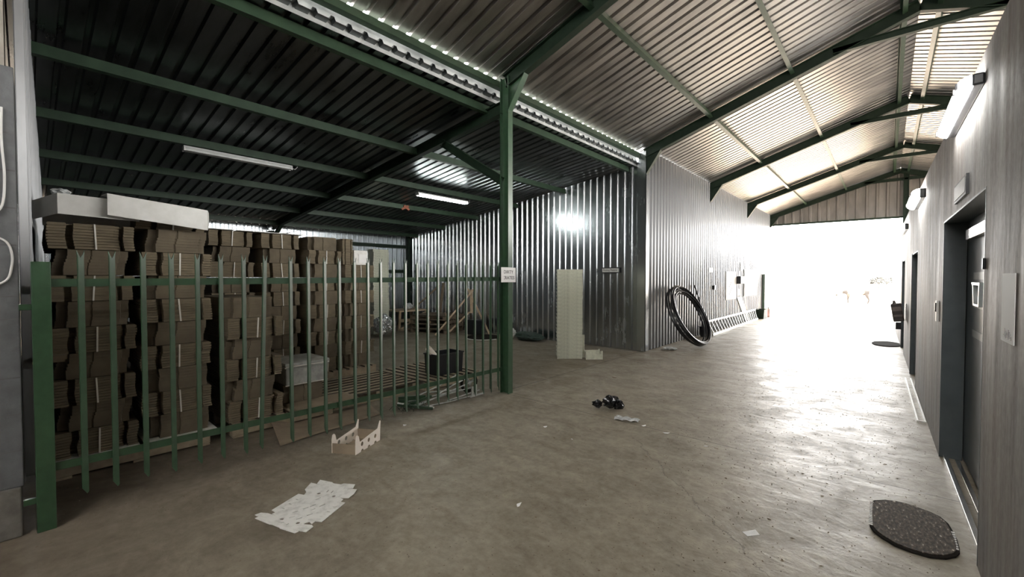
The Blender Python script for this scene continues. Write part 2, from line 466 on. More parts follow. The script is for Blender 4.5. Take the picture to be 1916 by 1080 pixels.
def ibr(length, pitch=0.172, h=0.038, start=0.0):
    pr = [(0.0, 0.0)]
    x = start
    while x + pitch < length:
        k = pitch / 0.172
        pr += [(x + 0.106 * k, 0), (x + 0.120 * k, h), (x + 0.152 * k, h), (x + 0.166 * k, 0)]
        x += pitch
    pr.append((length, 0.0))
    return pr

def smooth_path(pts, n=6):
    pts = [Vector(p) for p in pts]; out = []
    for i in range(len(pts) - 1):
        p0 = pts[max(i - 1, 0)]; p1 = pts[i]; p2 = pts[i + 1]; p3 = pts[min(i + 2, len(pts) - 1)]
        for k in range(n):
            t = k / n
            out.append(0.5 * ((2 * p1) + (p2 - p0) * t + (2 * p0 - 5 * p1 + 4 * p2 - p3) * t * t + (3 * p1 - p0 - 3 * p2 + p3) * t ** 3))
    out.append(pts[-1]); return out

def ibrw(length, pitch=0.172, h=0.036):
    pr = [(0.0, 0.0)]; x = 0.0
    while x + pitch < length:
        pr += [(x + 0.066, 0), (x + 0.090, h), (x + 0.140, h), (x + 0.164, 0)]
        x += pitch
    pr.append((length, 0.0)); return pr
# ------------------------------------------------------------------ layout constants
XF = -3.88                    # line of fence, columns and tin side wall
YB = 8.68                     # tin face wall
YE = 21.4                     # gable end
XR, ZR, SL = 0.30, 5.53, 0.322  # ridge
XB = -12.3                    # rear wall of the storage bay
def zc(x):                    # corridor rafter centre line
    return ZR - SL * abs(x - XR)
def zl(x):                    # lean-to rafter centre line
    return 3.85 - 0.114 * (-3.98 - x)
def wx(y):                    # right wall face
    return 0.433 - 0.0142 * y

# ------------------------------------------------------------------ shell
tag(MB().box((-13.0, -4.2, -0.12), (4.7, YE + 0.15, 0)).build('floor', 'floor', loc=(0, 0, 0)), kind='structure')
tag(MB().box((-70, YE + 0.15, -0.13), (70, 130, -0.02)).box((-70, -60, -0.13), (70, -4.2, -0.02))
    .box((-70, -4.2, -0.13), (-13.0, YE + 0.15, -0.02)).box((4.7, -4.2, -0.13), (70, YE + 0.15, -0.02)).build('yard_ground', 'ground'), kind='structure')

Y0 = -4.0
# corridor roof, two slopes; sheets lie on the purlins
e0 = Vector((-4.036, Y0, zc(-4.036) + 0.115)); rdg = Vector((XR, Y0, zc(XR) + 0.115))
nL = Vector((-SL, 0, 1)).normalized(); nR = Vector((SL, 0, 1)).normalized()
mb = MB().sheet(e0, (0, 1, 0), rdg - e0, nL, ibr(YE - Y0 + 0.1))
tag(mb.build('roof_left_slope', 'roof', solid=0.002), 'silver corrugated roof slope on the left of the passage', 'roof', kind='structure')
e1 = Vector((4.75, Y0, zc(4.75) + 0.115))
mb = MB().sheet(e1, (0, 1, 0), rdg - e1, nR, ibr(YE - Y0 + 0.1))
tag(mb.build('roof_right_slope', 'roof', solid=0.002), 'silver corrugated roof slope above the grey wall', 'roof', kind='structure')
# ridge cap
mb = MB().prism([(XR - 0.22, zc(XR - 0.22) + 0.155), (XR, ZR + 0.165), (XR + 0.22, zc(XR + 0.22) + 0.155), (XR + 0.22, zc(XR + 0.22) + 0.160), (XR, ZR + 0.172), (XR - 0.22, zc(XR - 0.22) + 0.160)], Y0, YE + 0.1, axes=(0, 2, 1))
tag(mb.build('roof_ridge_cap', 'flash'), kind='structure')
# lean-to roof
l0 = Vector((XB - 0.25, -0.4, zl(XB - 0.25) + 0.085)); l1 = Vector((-4.0, -0.4, zl(-4.0) + 0.165))
mb = MB().sheet(l0, (0, 1, 0), l1 - l0, Vector((-0.109, 0, 1)).normalized(), ibr(YB + 0.5))
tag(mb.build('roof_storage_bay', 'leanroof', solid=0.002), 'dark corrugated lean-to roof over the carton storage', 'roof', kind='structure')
# flashing band below the eave purlin
mb = MB().box((-4.085, Y0, 3.96), (-4.080, YB, zc(-4.08) + 0.112))
tag(mb.build('trim_1', 'flash'), 'bright flashing strip between the two roofs', 'flashing', kind='structure')

# rear wall of the bay (daylight shows over its top)
mb = MB().sheet((XB, 0.0, 0.0), (0, 1, 0), (0, 0, 2.985), (1, 0, 0), ibrw(YB))
tag(mb.build('wall_back', 'clad', solid=0.002), kind='structure')
# left wall of the bay
WLD = Vector((-1, 0.0285, 0)).normalized()
mb = MB().sheet((-3.955, -0.022, 0.30), WLD, (0, 0, 4.4), (0.0285, 1, 0), ibr(-3.97 - XB))
for i, v in enumerate(mb.v):
    if v.z > 1: v.z = zl(v.x) + 0.07 + 0.08 * (v.x - XB) / 8.3
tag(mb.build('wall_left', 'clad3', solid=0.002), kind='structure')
MB_ = MB().box((XB - 0.2, -0.5, 0), (-4.31, -0.12, 0.5)).box((XB - 0.2, -0.5, 0.5), (-4.31, -0.3, 4.2))
tag(MB_.build('wall_left_plinth', 'block'), kind='structure')
# tin wall facing the bay and tin wall along the passage
mb = MB().sheet((XF - 0.02, YB, 0.012), (-1, 0, 0), (0, 0, 5.0), (0, -1, 0), ibrw(XF - XB))
for v in mb.v:
    if v.z > 1: v.z = zl(v.x) + 0.06 + 0.08 * (v.x - XB) / 8.3 if v.x < -4.0 else 4.12
tag(mb.build('wall_far', 'clad', solid=0.002), kind='structure')
mb = MB().sheet((XF, YB + 0.01, 0.012), (0, 1, 0), (0, 0, 4.285), (1, 0, 0), ibrw(YE - YB))
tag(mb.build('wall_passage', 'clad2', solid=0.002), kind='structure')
mb = MB().box((XF - 0.13, YB - 0.050, 0.012), (XF + 0.045, YB - 0.038, 4.24)).box((XF + 0.035, YB - 0.05, 0.012), (XF + 0.045, YB + 0.09, 4.24))
tag(mb.build('trim_2', 'clad'), kind='structure')
# inner box of the tin building keeps daylight out
tag(MB().box((XB, YE - 0.1, 0), (XF - 0.05, YE, 4.1)).box((XB - 0.05, YB, 0), (XB, YE, 4.1)).box((XB, YB + 0.06, 4.06), (XF - 0.05, YE, 4.1)).build('wall_tin_shed_rear', 'clad'), kind='structure')
# gable over the gate
prof = ibr(4.75 - XF, pitch=0.30, h=0.034)
mb = MB().sheet((XF, YE, 3.87), (1, 0, 0), (0, 0, 3.0), (0, -1, 0), prof)
for v in mb.v:
    if v.z > 4.5: v.z = zc(v.x) + 0.11
tag(mb.build('wall_gable', 'gable', solid=0.002), kind='structure')
mb = MB().sheet((0.42, YE + 0.01, 0.0), (1, 0, 0), (0, 0, 3.9), (0, -1, 0), ibr(4.3, pitch=0.30))
tag(mb.build('wall_gate_side', 'gable', solid=0.002), kind='structure')
# wall behind the photographer, and the passage wall behind the block pier
mb = MB().box((-4.3, Y0 - 0.1, 0), (4.7, Y0, 4.3))
tag(mb.build('wall_rear', 'darkwall'), kind='structure')
# right outer wall: closed below the roof in the near bays, open gap above the cold rooms further on
mb = MB().box((4.70, Y0, 0), (4.76, YE, 3.15)).box((4.70, Y0, 3.15), (4.76, 4.3, 4.15))
tag(mb.build('wall_right_outer', 'clad'), kind='structure')

# ------------------------------------------------------------------ right wall (cold rooms) with door recesses
def wallbox(mb, y0, y1, z0, z1, n0, n1):
    vs = []
    for z in (z0, z1):
        for y, n in ((y0, n0), (y1, n0), (y1, n1), (y0, n1)):
            vs.append((wx(y) + n, y, z))
    return mb.add(vs, [(0, 1, 2, 3), (7, 6, 5, 4), (0, 4, 5, 1), (1, 5, 6, 2), (2, 6, 7, 3), (3, 7, 4, 0)])
ZW = 2.80
DOORS = [(3.36, 5.25, 2.04), (8.30, 9.50, 1.95), (11.90, 13.0, 1.95)]
mb = MB(); y = Y0
for a, b, zt in DOORS:
    wallbox(mb, y, a, 0, ZW, 0, 0.14); wallbox(mb, a, b, zt, ZW, 0, 0.14); y = b
wallbox(mb, y, YE, 0, ZW, 0, 0.14)
tag(mb.build('wall_right', 'plaster', loc=(0, 0, 0)), kind='structure')
mb = MB(); wallbox(mb, Y0, YE, ZW - 0.02, ZW + 0.03, 0.14, 4.3)
tag(mb.build('ceiling_cold_room', 'plaster'), kind='structure')

def plate(name, mat, y0, y1, z0, z1, n, t=0.006, parent=None, bevel=0):
    mb = MB(); wallbox(mb, y0, y1, z0, z1, n - t, n)
    return mb.build(name, mat, parent=parent, bevel=bevel)

for i, (a, b, zt) in enumerate(DOORS):
    d = empty('door_%d' % (i + 1), (wx((a + b) / 2) + 0.12, (a + b) / 2, 0))
    tag(d, ['dark grey sliding door with pale bands in the near wall recess', 'second dark door recess along the grey wall', 'third dark door recess, farthest along the grey wall'][i], 'door', kind='structure')
    mb = MB(); dd = 0.14 if i == 0 else 0.05
    wallbox(mb, a + (-0.02 if i == 0 else 0.001), b + (0.02 if i == 0 else -0.001), 0.03, zt + (0.1 if i == 0 else -0.001), dd + 0.005, dd + 0.05)
    leaf = mb.build('door_leaf', 'door', parent=d)
    mb = MB()
    wallbox(mb, b - 0.012, b, 0.0, zt, -0.001, dd); wallbox(mb, a, a + 0.012, 0.0, zt, -0.001, dd)
    wallbox(mb, a, b, zt - 0.012, zt, -0.001, dd)
    mb.build('door_reveal', 'reveal', parent=d)
    if i == 0:
        for z0, z1 in ((1.545, 1.60), (1.33, 1.385), (1.10, 1.155)):
            plate('door_band', 'stripe', a + 0.05, b - 0.35, z0, z1, 0.145, 0.004, parent=leaf)
        mb = MB(); wallbox(mb, a + 0.02, b - 0.28, 1.86, 1.94, 0.10, 0.135)
        mb.build('door_track', 'steel', parent=d, bevel=0.004)
        mb = MB(); wallbox(mb, a + 0.02, b - 0.06, 0.0, 0.035, 0.02, 0.05); wallbox(mb, a + 0.02, b - 0.06, 0.0, 0.02, 0.09, 0.12)
        mb.build('floor_track', 'steel', parent=d, bevel=0.003)
        mb = MB(); wallbox(mb, a + 0.30, a + 0.335, 0.45, 1.0, 0.09, 0.13)
        mb.build('door_handle', 'blackplastic', parent=leaf, bevel=0.006)
        # clear jug-shaped holder screwed on the door leaf
        yy = a + 0.98; zz = 1.43
        mb = MB().prism([(yy - 0.14, zz - 0.07), (yy + 0.10, zz - 0.07), (yy + 0.15, zz + 0.07), (yy + 0.20, zz + 0.085), (yy + 0.20, zz + 0.095), (yy - 0.16, zz + 0.095)],
                        wx(yy) + 0.085, wx(yy) + 0.145, axes=(1, 2, 0),
                        holes=[[(yy - 0.115, zz - 0.055), (yy + 0.075, zz - 0.055), (yy + 0.12, zz + 0.075), (yy - 0.13, zz + 0.075)]])
        mb.build('holder', 'jug', parent=leaf, bevel=0.003)

# steel angle trims at the door corners seen on edge
for k, yy in enumerate((9.53, 13.03)):
    mb = MB(); wallbox(mb, yy - 0.02, yy + 0.01, 0.0, 1.96, -0.010, 0.0)
    tag(mb.build('trim_%d' % (3 + k), 'darkplate'), 'dark steel edge strip at the %s door opening' % ('second' if k == 0 else 'third'), 'trim', kind='structure')
# floor channel along the wall foot
mb = MB(); wallbox(mb, 6.35, 9.0, 0.0, 0.018, -0.085, -0.07); wallbox(mb, 6.35, 9.0, 0.0, 0.018, -0.025, -0.01); wallbox(mb, 6.35, 6.37, 0.0, 0.018, -0.07, -0.025)
tag(mb.build('floor_channel', 'alu'), 'pale metal channel on the floor along the grey wall', 'channel')

# ------------------------------------------------------------------ block pier, left
mb = MB().box((-4.30, Y0, 0.30), (-3.90, -0.025, 2.80))
pier = mb.build('pillar_left', 'block', bevel=0.006)
tag(pier, 'grey painted block pier at the left edge', 'pillar', kind='structure')
MB().box((-4.31, Y0, 0.0), (-3.89, -0.035, 0.30)).build('plinth', 'plinth', parent=pier, bevel=0.008)
mb = MB()
for z in (0.52, 0.74, 0.96, 1.31, 1.445, 1.75, 1.97, 2.19, 2.41):
    mb.box((-3.906, Y0, z - 0.004), (-3.899, -0.03, z + 0.004))
mb.build('mortar_joint', 'mortar', parent=pier)
MB().box((-4.25, Y0, 2.80), (-3.93, -0.06, 4.3)).build('lintel_beam', 'lintel', parent=pier)

# ------------------------------------------------------------------ steel frames
FY = [4.30, YB - 0.02, 13.0, 17.3, YE - 0.12]
POS = ['nearest', 'second', 'third', 'fourth', 'gable end']
for i, fy in enumerate(FY):
    w, h = 0.095, 0.18
    for side in (-1, 1):
        xe = XF if side < 0 else 4.48
        mb = MB().ibeam((xe, fy, zc(xe)), (XR, fy, zc(XR)), w, h)
        tag(mb.build('roof_rafter', 'darkgreen' if i else 'green' if False else 'darkgreen'),
            'dark green rafter on the %s of the ridge, %s frame from the camera' % ('left' if side < 0 else 'right', POS[i]), 'rafter', 'roof rafters', 'structure')
    if i:
        mb = MB().ibeam((-0.72, fy, 5.215), (1.32, fy, 5.215), 0.08, 0.10)
        tag(mb.build('collar_tie', 'darkgreen'), 'dark green collar tie under the ridge, %s frame' % POS[i], 'beam', 'collar ties', 'structure')
    # haunch plate at the eave
    zz = zc(XF)
    mb = MB().prism([(XF + 0.02, zz - 0.05), (XF + 0.02, zz - 0.42), (XF + 0.055, zz - 0.42), (XF + 0.33, zc(XF + 0.33) - 0.11), (XF + 0.33, zc(XF + 0.33) - 0.05)], fy - 0.006, fy + 0.006, axes=(0, 2, 1))
    mb.beam((XF + 0.045, fy, zz - 0.43), (XF + 0.345, fy, zc(XF + 0.345) - 0.10), 0.09, 0.010, up=(0, 1, 0)) if False else mb.beam((XF + 0.045, fy, zz - 0.43), (XF + 0.345, fy, zc(XF + 0.345) - 0.10), 0.09, 0.010)
    tag(mb.build('eave_haunch', 'green' if i == 0 else 'darkgreen'), 'green haunch bracket under the rafter end, %s frame' % POS[i], 'bracket', 'eave haunches', 'structure')

mb = MB().ibeam((XF, 4.30, 0.0), (XF, 4.30, 4.24), 0.09, 0.15, up=(1, 0, 0))
col = mb.build('pillar_centre', 'green')
tag(col, 'green steel column at the right end of the fence', 'column', kind='structure')
for fy in FY[1:]:
    pass
mb = MB().ibeam((0.46, YE - 0.12, 0.0), (0.46, YE - 0.12, 5.4), 0.10, 0.15, up=(1, 0, 0))
tag(mb.build('pillar_gate', 'darkgreen'), 'dark green column on the right of the bright gateway', 'column', kind='structure')
mb = MB().beam((XF, YE - 0.05, 3.86), (0.45, YE - 0.05, 3.83), 0.06, 0.07)
tag(mb.build('beam_gate', 'darkgreen'), 'grey-green beam across the top of the bright gateway', 'beam', kind='structure')

# corridor purlins
for k, (x, nm) in enumerate(((-4.0, 'at the eave'), (-2.58, 'second from the eave'), (-1.28, 'third from the eave'), (0.12, 'just left of the ridge'))):
    z = zc(x) + (0.055 if k else 0.018)
    mb = MB().cee((x, Y0, z), (x, YE if k else YB - 0.06, z), 0.055, 0.105, up=nL)
    tag(mb.build('roof_purlin', 'midgreen'), 'green roof purlin along the passage, ' + nm, 'purlin', 'passage purlins', 'structure')
for k, (x, nm) in enumerate(((0.52, 'just right of the ridge'), (1.75, 'above the grey wall'), (3.1, 'far over the cold rooms'))):
    z = zc(x) + 0.055
    mb = MB().cee((x, Y0, z), (x, YE, z), 0.055, 0.105, up=nR)
    tag(mb.build('roof_purlin', 'midgreen'), 'green roof purlin along the passage, ' + nm, 'purlin', 'passage purlins', 'structure')
# lean-to purlins
for k, x in enumerate((-4.26, -5.88, -7.40, -8.90, -10.35, -11.75)):
    z = zl(x) + (0.015 if k else 0.095)
    mb = MB().cee((x, 0.02, z), (x, YB - 0.05, z), 0.055, 0.11, up=(-0.109, 0, 1))
    tag(mb.build('roof_purlin', 'midgreen'), 'green purlin under the dark storage roof, %s from the passage' % ['first', 'second', 'third', 'fourth', 'fifth', 'sixth'][k], 'purlin', 'storage roof purlins', 'structure')
mb = MB().ibeam((-3.95, 4.3, zl(-3.95)), (XB + 0.15, 4.3, zl(XB + 0.15)), 0.095, 0.16)
tag(mb.build('roof_rafter', 'darkgreen'), 'dark rafter crossing the storage roof from the centre column', 'rafter', 'roof rafters', 'structure')
mb = MB().ibeam((-5.20, 4.3, zl(-5.20) - 0.06), (-3.94, 4.3, 2.87), 0.07, 0.11)
tag(mb.build('knee_brace', 'darkgreen'), 'dark diagonal brace left of the centre column', 'brace', kind='structure')
mb = MB().ibeam((XB + 0.12, 4.3, 0.0), (XB + 0.12, 4.3, zl(XB) - 0.08), 0.09, 0.12, up=(1, 0, 0))
mb.ibeam((XB + 0.12, 4.3, 2.55), (XB + 0.75, 4.3, zl(XB + 0.75) - 0.06), 0.07, 0.09)
tag(mb.build('pillar_rear', 'darkgreen'), 'dark column at the rear end of the storage rafter', 'column', kind='structure')
for z, nm in ((2.62, 'upper'), (1.80, 'middle')):
    mb = MB().cee((XB + 0.08, 0.05, z), (XB + 0.08, YB - 0.05, z), 0.08, 0.10)
    tag(mb.build('wall_girt', 'darkgreen'), '%s dark rail on the rear tin wall' % nm, 'rail', 'rear wall rails', 'structure')
mb = MB().box((XB + 0.05, YB - 0.14, 0), (XB + 0.14, YB - 0.05, 3.0))
tag(mb.build('pillar_corner', 'darkgreen'), 'dark corner post where the tin walls meet', 'column', kind='structure')

# ------------------------------------------------------------------ palisade fence
fence = empty('palisade_fence', (XF + 0.02, 2.1, 0))
tag(fence, 'green steel palisade fence with forked pales in front of the cartons', 'fence')
FX = XF + 0.02
mb = MB().box((FX - 0.06, 0.022, 0.0), (FX, 0.105, 1.655))
post = mb.build('post', 'green', parent=fence, bevel=0.004)
for z in (1.38, 0.20):
    MB().box((FX - 0.035, -0.03, z - 0.018), (FX - 0.01, 0.03, z + 0.018)).build('bracket', 'green', parent=post, bevel=0.003)
def rail(z0, z1):
    mb = MB()
    p = Vector((FX - 0.035, 0.10, z0)); q = Vector((FX - 0.035, 4.24, z1))
    mb.beam(p, q, 0.006, 0.05); mb.beam(p + Vector((-0.022, 0, -0.022)), q + Vector((-0.022, 0, -0.022)), 0.045, 0.006)
    return mb.build('rail', 'green', parent=fence)
rail(1.525, 1.550); rail(0.375, 0.335)
PY = [0.236, 0.383, 0.541, 0.696, 0.851, 1.0, 1.157, 1.315, 1.516, 1.666, 1.815, 1.954, 2.107, 2.249, 2.392, 2.543,
      2.690, 2.838, 2.985, 3.130, 3.278, 3.425, 3.570, 3.715, 3.860, 4.000, 4.145]
for i, yy in enumerate(PY):
    f = (yy - 0.236) / 3.9
    zb = 0.165 - 0.10 * f + random.uniform(-0.012, 0.012); zt = 1.735 + 0.04 * f
    lean = 0.0
    if i == 7: lean = -0.045
    mb = MB()
    # angle-section pale: one leg faces the passage, the other runs back; top forked, foot pointed
    sl_ = lambda z: lean * (zt - z) / 1.6
    q0 = (FX - 0.034, yy - 0.0135); q1 = (FX - 0.006, yy - 0.0165); q2 = (FX - 0.0205, yy + 0.0155)
    def leg(pa, pb, outl, nx, ny):
        vs = []
        for t_ in (0.0, 0.0045):
            for u, z in outl:
                vs.append((pa[0] + (pb[0] - pa[0]) * u - nx * t_, pa[1] + (pb[1] - pa[1]) * u - ny * t_ + sl_(z), z))
        n = len(outl)
        mb.add(vs, [tuple(range(n)), tuple(range(2 * n - 1, n - 1, -1))] + [(k, (k + 1) % n, (k + 1) % n + n, k + n) for k in range(n)])
    leg(q1, q2, [(0, zb + 0.045), (0.75, zb), (1, zb + 0.01), (1, zt - 0.045), (1.12, zt), (0.80, zt - 0.03), (0.5, zt - 0.05), (0.25, zt - 0.03), (-0.08, zt), (0, zt - 0.045)], 0.91, 0.41)
    leg(q0, q1, [(0, zb + 0.06), (1, zb + 0.045), (1, zt - 0.03), (0.5, zt - 0.06), (0, zt - 0.045)], 0.10, -0.99)
    mb.build('pale', 'green', parent=fence)

def text(parent, body, size, loc, rot, mat, name='lettering', sx=1.0, ext=0.0004):
    cu = bpy.data.curves.new(name, 'FONT')
    cu.body = body; cu.size = size; cu.align_x = 'CENTER'; cu.align_y = 'CENTER'; cu.extrude = ext
    cu.materials.append(M[mat])
    tmp = bpy.data.objects.new('tmp', cu); C.objects.link(tmp)
    bpy.context.view_layer.update()
    me = bpy.data.meshes.new_from_object(tmp.evaluated_get(bpy.context.evaluated_depsgraph_get()))
    me.materials.clear(); me.materials.append(M[mat]); bpy.data.objects.remove(tmp)
    o = bpy.data.objects.new(name, me); C.objects.link(o)
    o.parent = parent; o.location = Vector(loc) - LOC[parent.name]; o.rotation_euler = rot; o.scale = (sx, 1, 1)
    return o
# sign on the centre column
sx = XF + 0.082
mb = MB()
Ys = [4.105, 4.18, 4.255, 4.345, 4.395]; Xs = [0.004, 0.001, 0.0, 0.0, 0.003]
ztop = [1.702, 1.703, 1.704, 1.702, 1.699]
vs = []
for yy, dx, zt in zip(Ys, Xs, ztop):
    vs += [(sx + dx, yy, 1.505), (sx + dx, yy, zt)]
mb.add(vs, [(2 * i, 2 * i + 2, 2 * i + 3, 2 * i + 1) for i in range(4)])
sg = mb.build('paper_sign', 'paper', solid=0.0012)
tag(sg, 'white DIRTY CRATES paper sign taped to the centre column', 'sign')
text(sg, 'DIRTY', 0.062, (sx + 0.002, 4.25, 1.640), (PI / 2, 0, PI / 2), 'ink', sx=1.1)
text(sg, 'CRATES', 0.062, (sx + 0.002, 4.25, 1.563), (PI / 2, 0, PI / 2), 'ink', sx=1.1)

# sign on the tin wall
mb = MB().box((-4.872, YB - 0.062, 1.680), (-4.432, YB - 0.042, 1.806))
pm = mb.build('wall_sign', 'darkplate', bevel=0.004)
tag(pm, 'Packing Material sign in a dark frame on the tin wall', 'sign')
MB().box((-4.852, YB - 0.065, 1.702), (-4.452, YB - 0.0615, 1.784)).build('sign_plate', 'stripe' if False else 'whiteboard', parent=pm)
text(pm, 'Packing Material', 0.058, (-4.652, YB - 0.0665, 1.745), (PI / 2, 0, 0), 'ink', sx=0.92, ext=0.0008)
for (xx, zz, hh) in ((-4.74, 1.39, 0.10), (-4.735, 1.26, 0.03)):
    mb = MB().prism([(xx - 0.008, zz), (xx + 0.008, zz + 0.004), (xx + 0.01, zz + hh), (xx - 0.004, zz + hh + 0.01)], YB - 0.006, YB - 0.001, axes=(0, 2, 1))
    tag(mb.build('tape_scrap', 'paper'), '%s strip of white tape under the Packing Material sign' % ('long' if hh > 0.05 else 'short'), 'tape', 'tape scraps')

# ------------------------------------------------------------------ lamps
def ceiling_lamp(y0, y1, x, z, lit):
    o = empty('ceiling_lamp', (x, (y0 + y1) / 2, z))
    tag(o, ('lit fluorescent batten under the dark storage roof' if lit else 'unlit white twin fluorescent batten under the dark storage roof'), 'lamp', 'storage lamps')
    MB().prism([(x - 0.06, z + 0.035), (x - 0.025, z + 0.0), (x + 0.025, z + 0.0), (x + 0.06, z + 0.035), (x + 0.045, z + 0.06), (x - 0.045, z + 0.06)], y0, y1, axes=(0, 2, 1)).build('lamp_body', 'tubeoff', parent=o)
    for s in (-1, 1):
        tb = MB().tube([(x + s * 0.042, y0 + 0.02, z + 0.004), (x + s * 0.042, y1 - 0.02, z + 0.004)], 0.0135, 12).build('lamp_tube', 'tubelit' if lit else 'tubeoff', parent=o)
        MB().box((x + s * 0.042 - 0.016, y0, z - 0.012), (x + s * 0.042 + 0.016, y0 + 0.02, z + 0.03)).build('lamp_holder', 'switch', parent=tb)
        MB().box((x + s * 0.042 - 0.016, y1 - 0.02, z - 0.012), (x + s * 0.042 + 0.016, y1, z + 0.03)).build('lamp_holder', 'switch', parent=tb)
    MB().tube([(x, y1, z + 0.03), (x, y1 + 0.06, z + 0.015), (x - 0.01, y1 + 0.10, z + 0.06), (x - 0.01, y1 + 0.10, z + 0.10)], 0.004, 6).build('lamp_cable', 'switch', parent=o)
ceiling_lamp(5.42, 6.82, -7.40, 3.300, True)
ceiling_lamp(1.48, 2.92, -7.40, 3.345, False)
mb = MB().beam((-8.88, 6.05, 3.24), (-8.84, 6.22, 3.33), 0.03, 0.05).beam((-8.86, 6.10, 3.33), (-8.86, 6.25, 3.24), 0.03, 0.05)
tag(mb.build('purlin_clip', 'rust'), 'rusty red clip on the storage roof purlin', 'clip')

def wall_lamp(y0, y1, z0, z1, n, lab):
    """bulkhead fitting: dark tray on the wall, rounded glowing diffuser facing the passage"""
    ym = (y0 + y1) / 2
    o = empty('wall_lamp', (wx(ym), ym, z0)); tag(o, lab, 'lamp', 'wall lamps')
    mb = MB(); wallbox(mb, y0, y1, z0 + 0.01, z1 - 0.01, -0.052, 0.0)
    mb.build('lamp_tray', 'darkplate', parent=o, bevel=0.01)
    zc_ = (z0 + z1) / 2; hr = (z1 - z0) / 2
    pr = []
    for k in range(9):
        a = -PI / 2 + PI * k / 8
        pr.append((n * math.cos(a), hr * math.sin(a)))
    mb = MB(); vs = []; L_ = 8
    ys = [y0 + 0.02 + (y1 - y0 - 0.04) * t for t in (0, 0.012, 0.04, 0.5, 0.96, 0.988, 1)]
    sc = [0.35, 0.75, 1, 1, 1, 0.75, 0.35]
    for yy, s_ in zip(ys, sc):
        for d_, z_ in pr:
            vs.append((wx(yy) - 0.05 - d_ * s_, yy, zc_ + z_ * (0.6 + 0.4 * s_)))
    m = len(pr); fs = []
    for i in range(len(ys) - 1):
        for k in range(m - 1):
            fs.append((i * m + k, i * m + k + 1, (i + 1) * m + k + 1, (i + 1) * m + k))
    fs.append(tuple(range(m))); fs.append(tuple((len(ys) - 1) * m + k for k in range(m)))
    mb.add(vs, fs, True)
    dif = mb.build('lamp_diffuser', 'bulk', parent=o)
    for yy in (y0 + 0.06, y0 + 0.16, y1 - 0.06):
        mb = MB(); wallbox(mb, yy - 0.012, yy + 0.012, zc_ - 0.02, zc_ + 0.01, -0.05 - n - 0.006, -0.05 - n + 0.004)
        mb.build('lamp_clip', 'darkplate', parent=dif)
wall_lamp(3.46, 4.64, 2.605, 2.690, 0.055, 'large glowing wall lamp nearest the camera, above the near door')
wall_lamp(7.2, 8.4, 2.53, 2.66, 0.08, 'second glowing wall lamp along the grey wall')
wall_lamp(10.9, 12.15, 2.47, 2.60, 0.08, 'third and smallest glowing wall lamp, close to the gateway')

# ------------------------------------------------------------------ things on the right wall
sgn_ = MB(); wallbox(sgn_, 3.94, 4.47, 2.09, 2.22, -0.014, 0.0)
fr = sgn_.build('door_sign', 'darkplate'); tag(fr, 'dark-framed sign plate above the near door', 'sign')
plate('sign_plate', 'stripe', 3.965, 4.445, 2.107, 2.203, -0.014, 0.004, parent=fr)
nt_ = plate('paper_notice', 'paper', 2.662, 2.900, 1.276, 1.574, -0.002, 0.003); tag(nt_, 'white paper notice on the grey wall at the right edge', 'notice')
mb = MB()
for k in range(9):
    yy = 2.70 + 0.017 * k
    wallbox(mb, yy, yy + 0.010, 1.292 + 0.006 * (k % 3), 1.307 + 0.009 * ((k * 5) % 4), -0.0062, -0.005)
mb.build('smudged_print', 'greyink', parent=nt_)
mb = MB(); wallbox(mb, 5.48, 5.56, 1.16, 1.35, -0.018, 0.0)
sw = mb.build('light_switch', 'switch', bevel=0.003); tag(sw, 'white switch plate beside the near door', 'switch')
mb = MB(); wallbox(mb, 5.50, 5.54, 1.25, 1.33, -0.027, -0.018); mb.build('switch_rocker', 'darkplate', parent=sw)
mb = MB(); wallbox(mb, 3.325, 3.35, 1.60, 1.66, -0.012, 0.0)
o = mb.build('door_catch', 'blackplastic', bevel=0.004); tag(o, 'small black catch on the near edge of the door opening', 'catch')

# dark brown canister hung on a bracket
cy_ = 11.0; cn = empty('canister', (0.17, cy_, 0.74)); tag(cn, 'dark brown canister with short neck hanging off the grey wall', 'canister')
tilt = Matrix.Translation((0.175, cy_, 0.74)) @ Matrix.Rotation(math.radians(-9), 4, 'Y')
mb = MB().box((-0.08, -0.06, 0.0), (0.08, 0.06, 0.345), tilt)
mb.build('body', 'brownplastic', parent=cn, bevel=0.02)
mb = MB()
mb.tube([tilt @ Vector((-0.02, 0, 0.33)), tilt @ Vector((-0.02, 0, 0.36)), tilt @ Vector((-0.02, 0, 0.362)), tilt @ Vector((-0.02, 0, 0.40))], [0.032, 0.028, 0.02, 0.018], 12)
mb.build('neck', 'brownplastic', parent=cn)
for z0, z1 in ((0.20, 0.28), (0.09, 0.13)):
    MB().box((-0.066, -0.064, z0), (0.066, -0.059, z1), tilt).build('label_patch', 'brownlabel', parent=cn)
mb = MB(); wallbox(mb, cy_ - 0.03, cy_ + 0.03, 0.76, 1.08, -0.02, 0.0); mb.build('bracket', 'steel', parent=cn)
mb = MB().box((0.15, 13.1, 0.40), (wx(13.1), 13.3, 0.56)); o = mb.build('socket_box', 'blackplastic', bevel=0.008); tag(o, 'small dark box low on the wall below the brown canister', 'box')

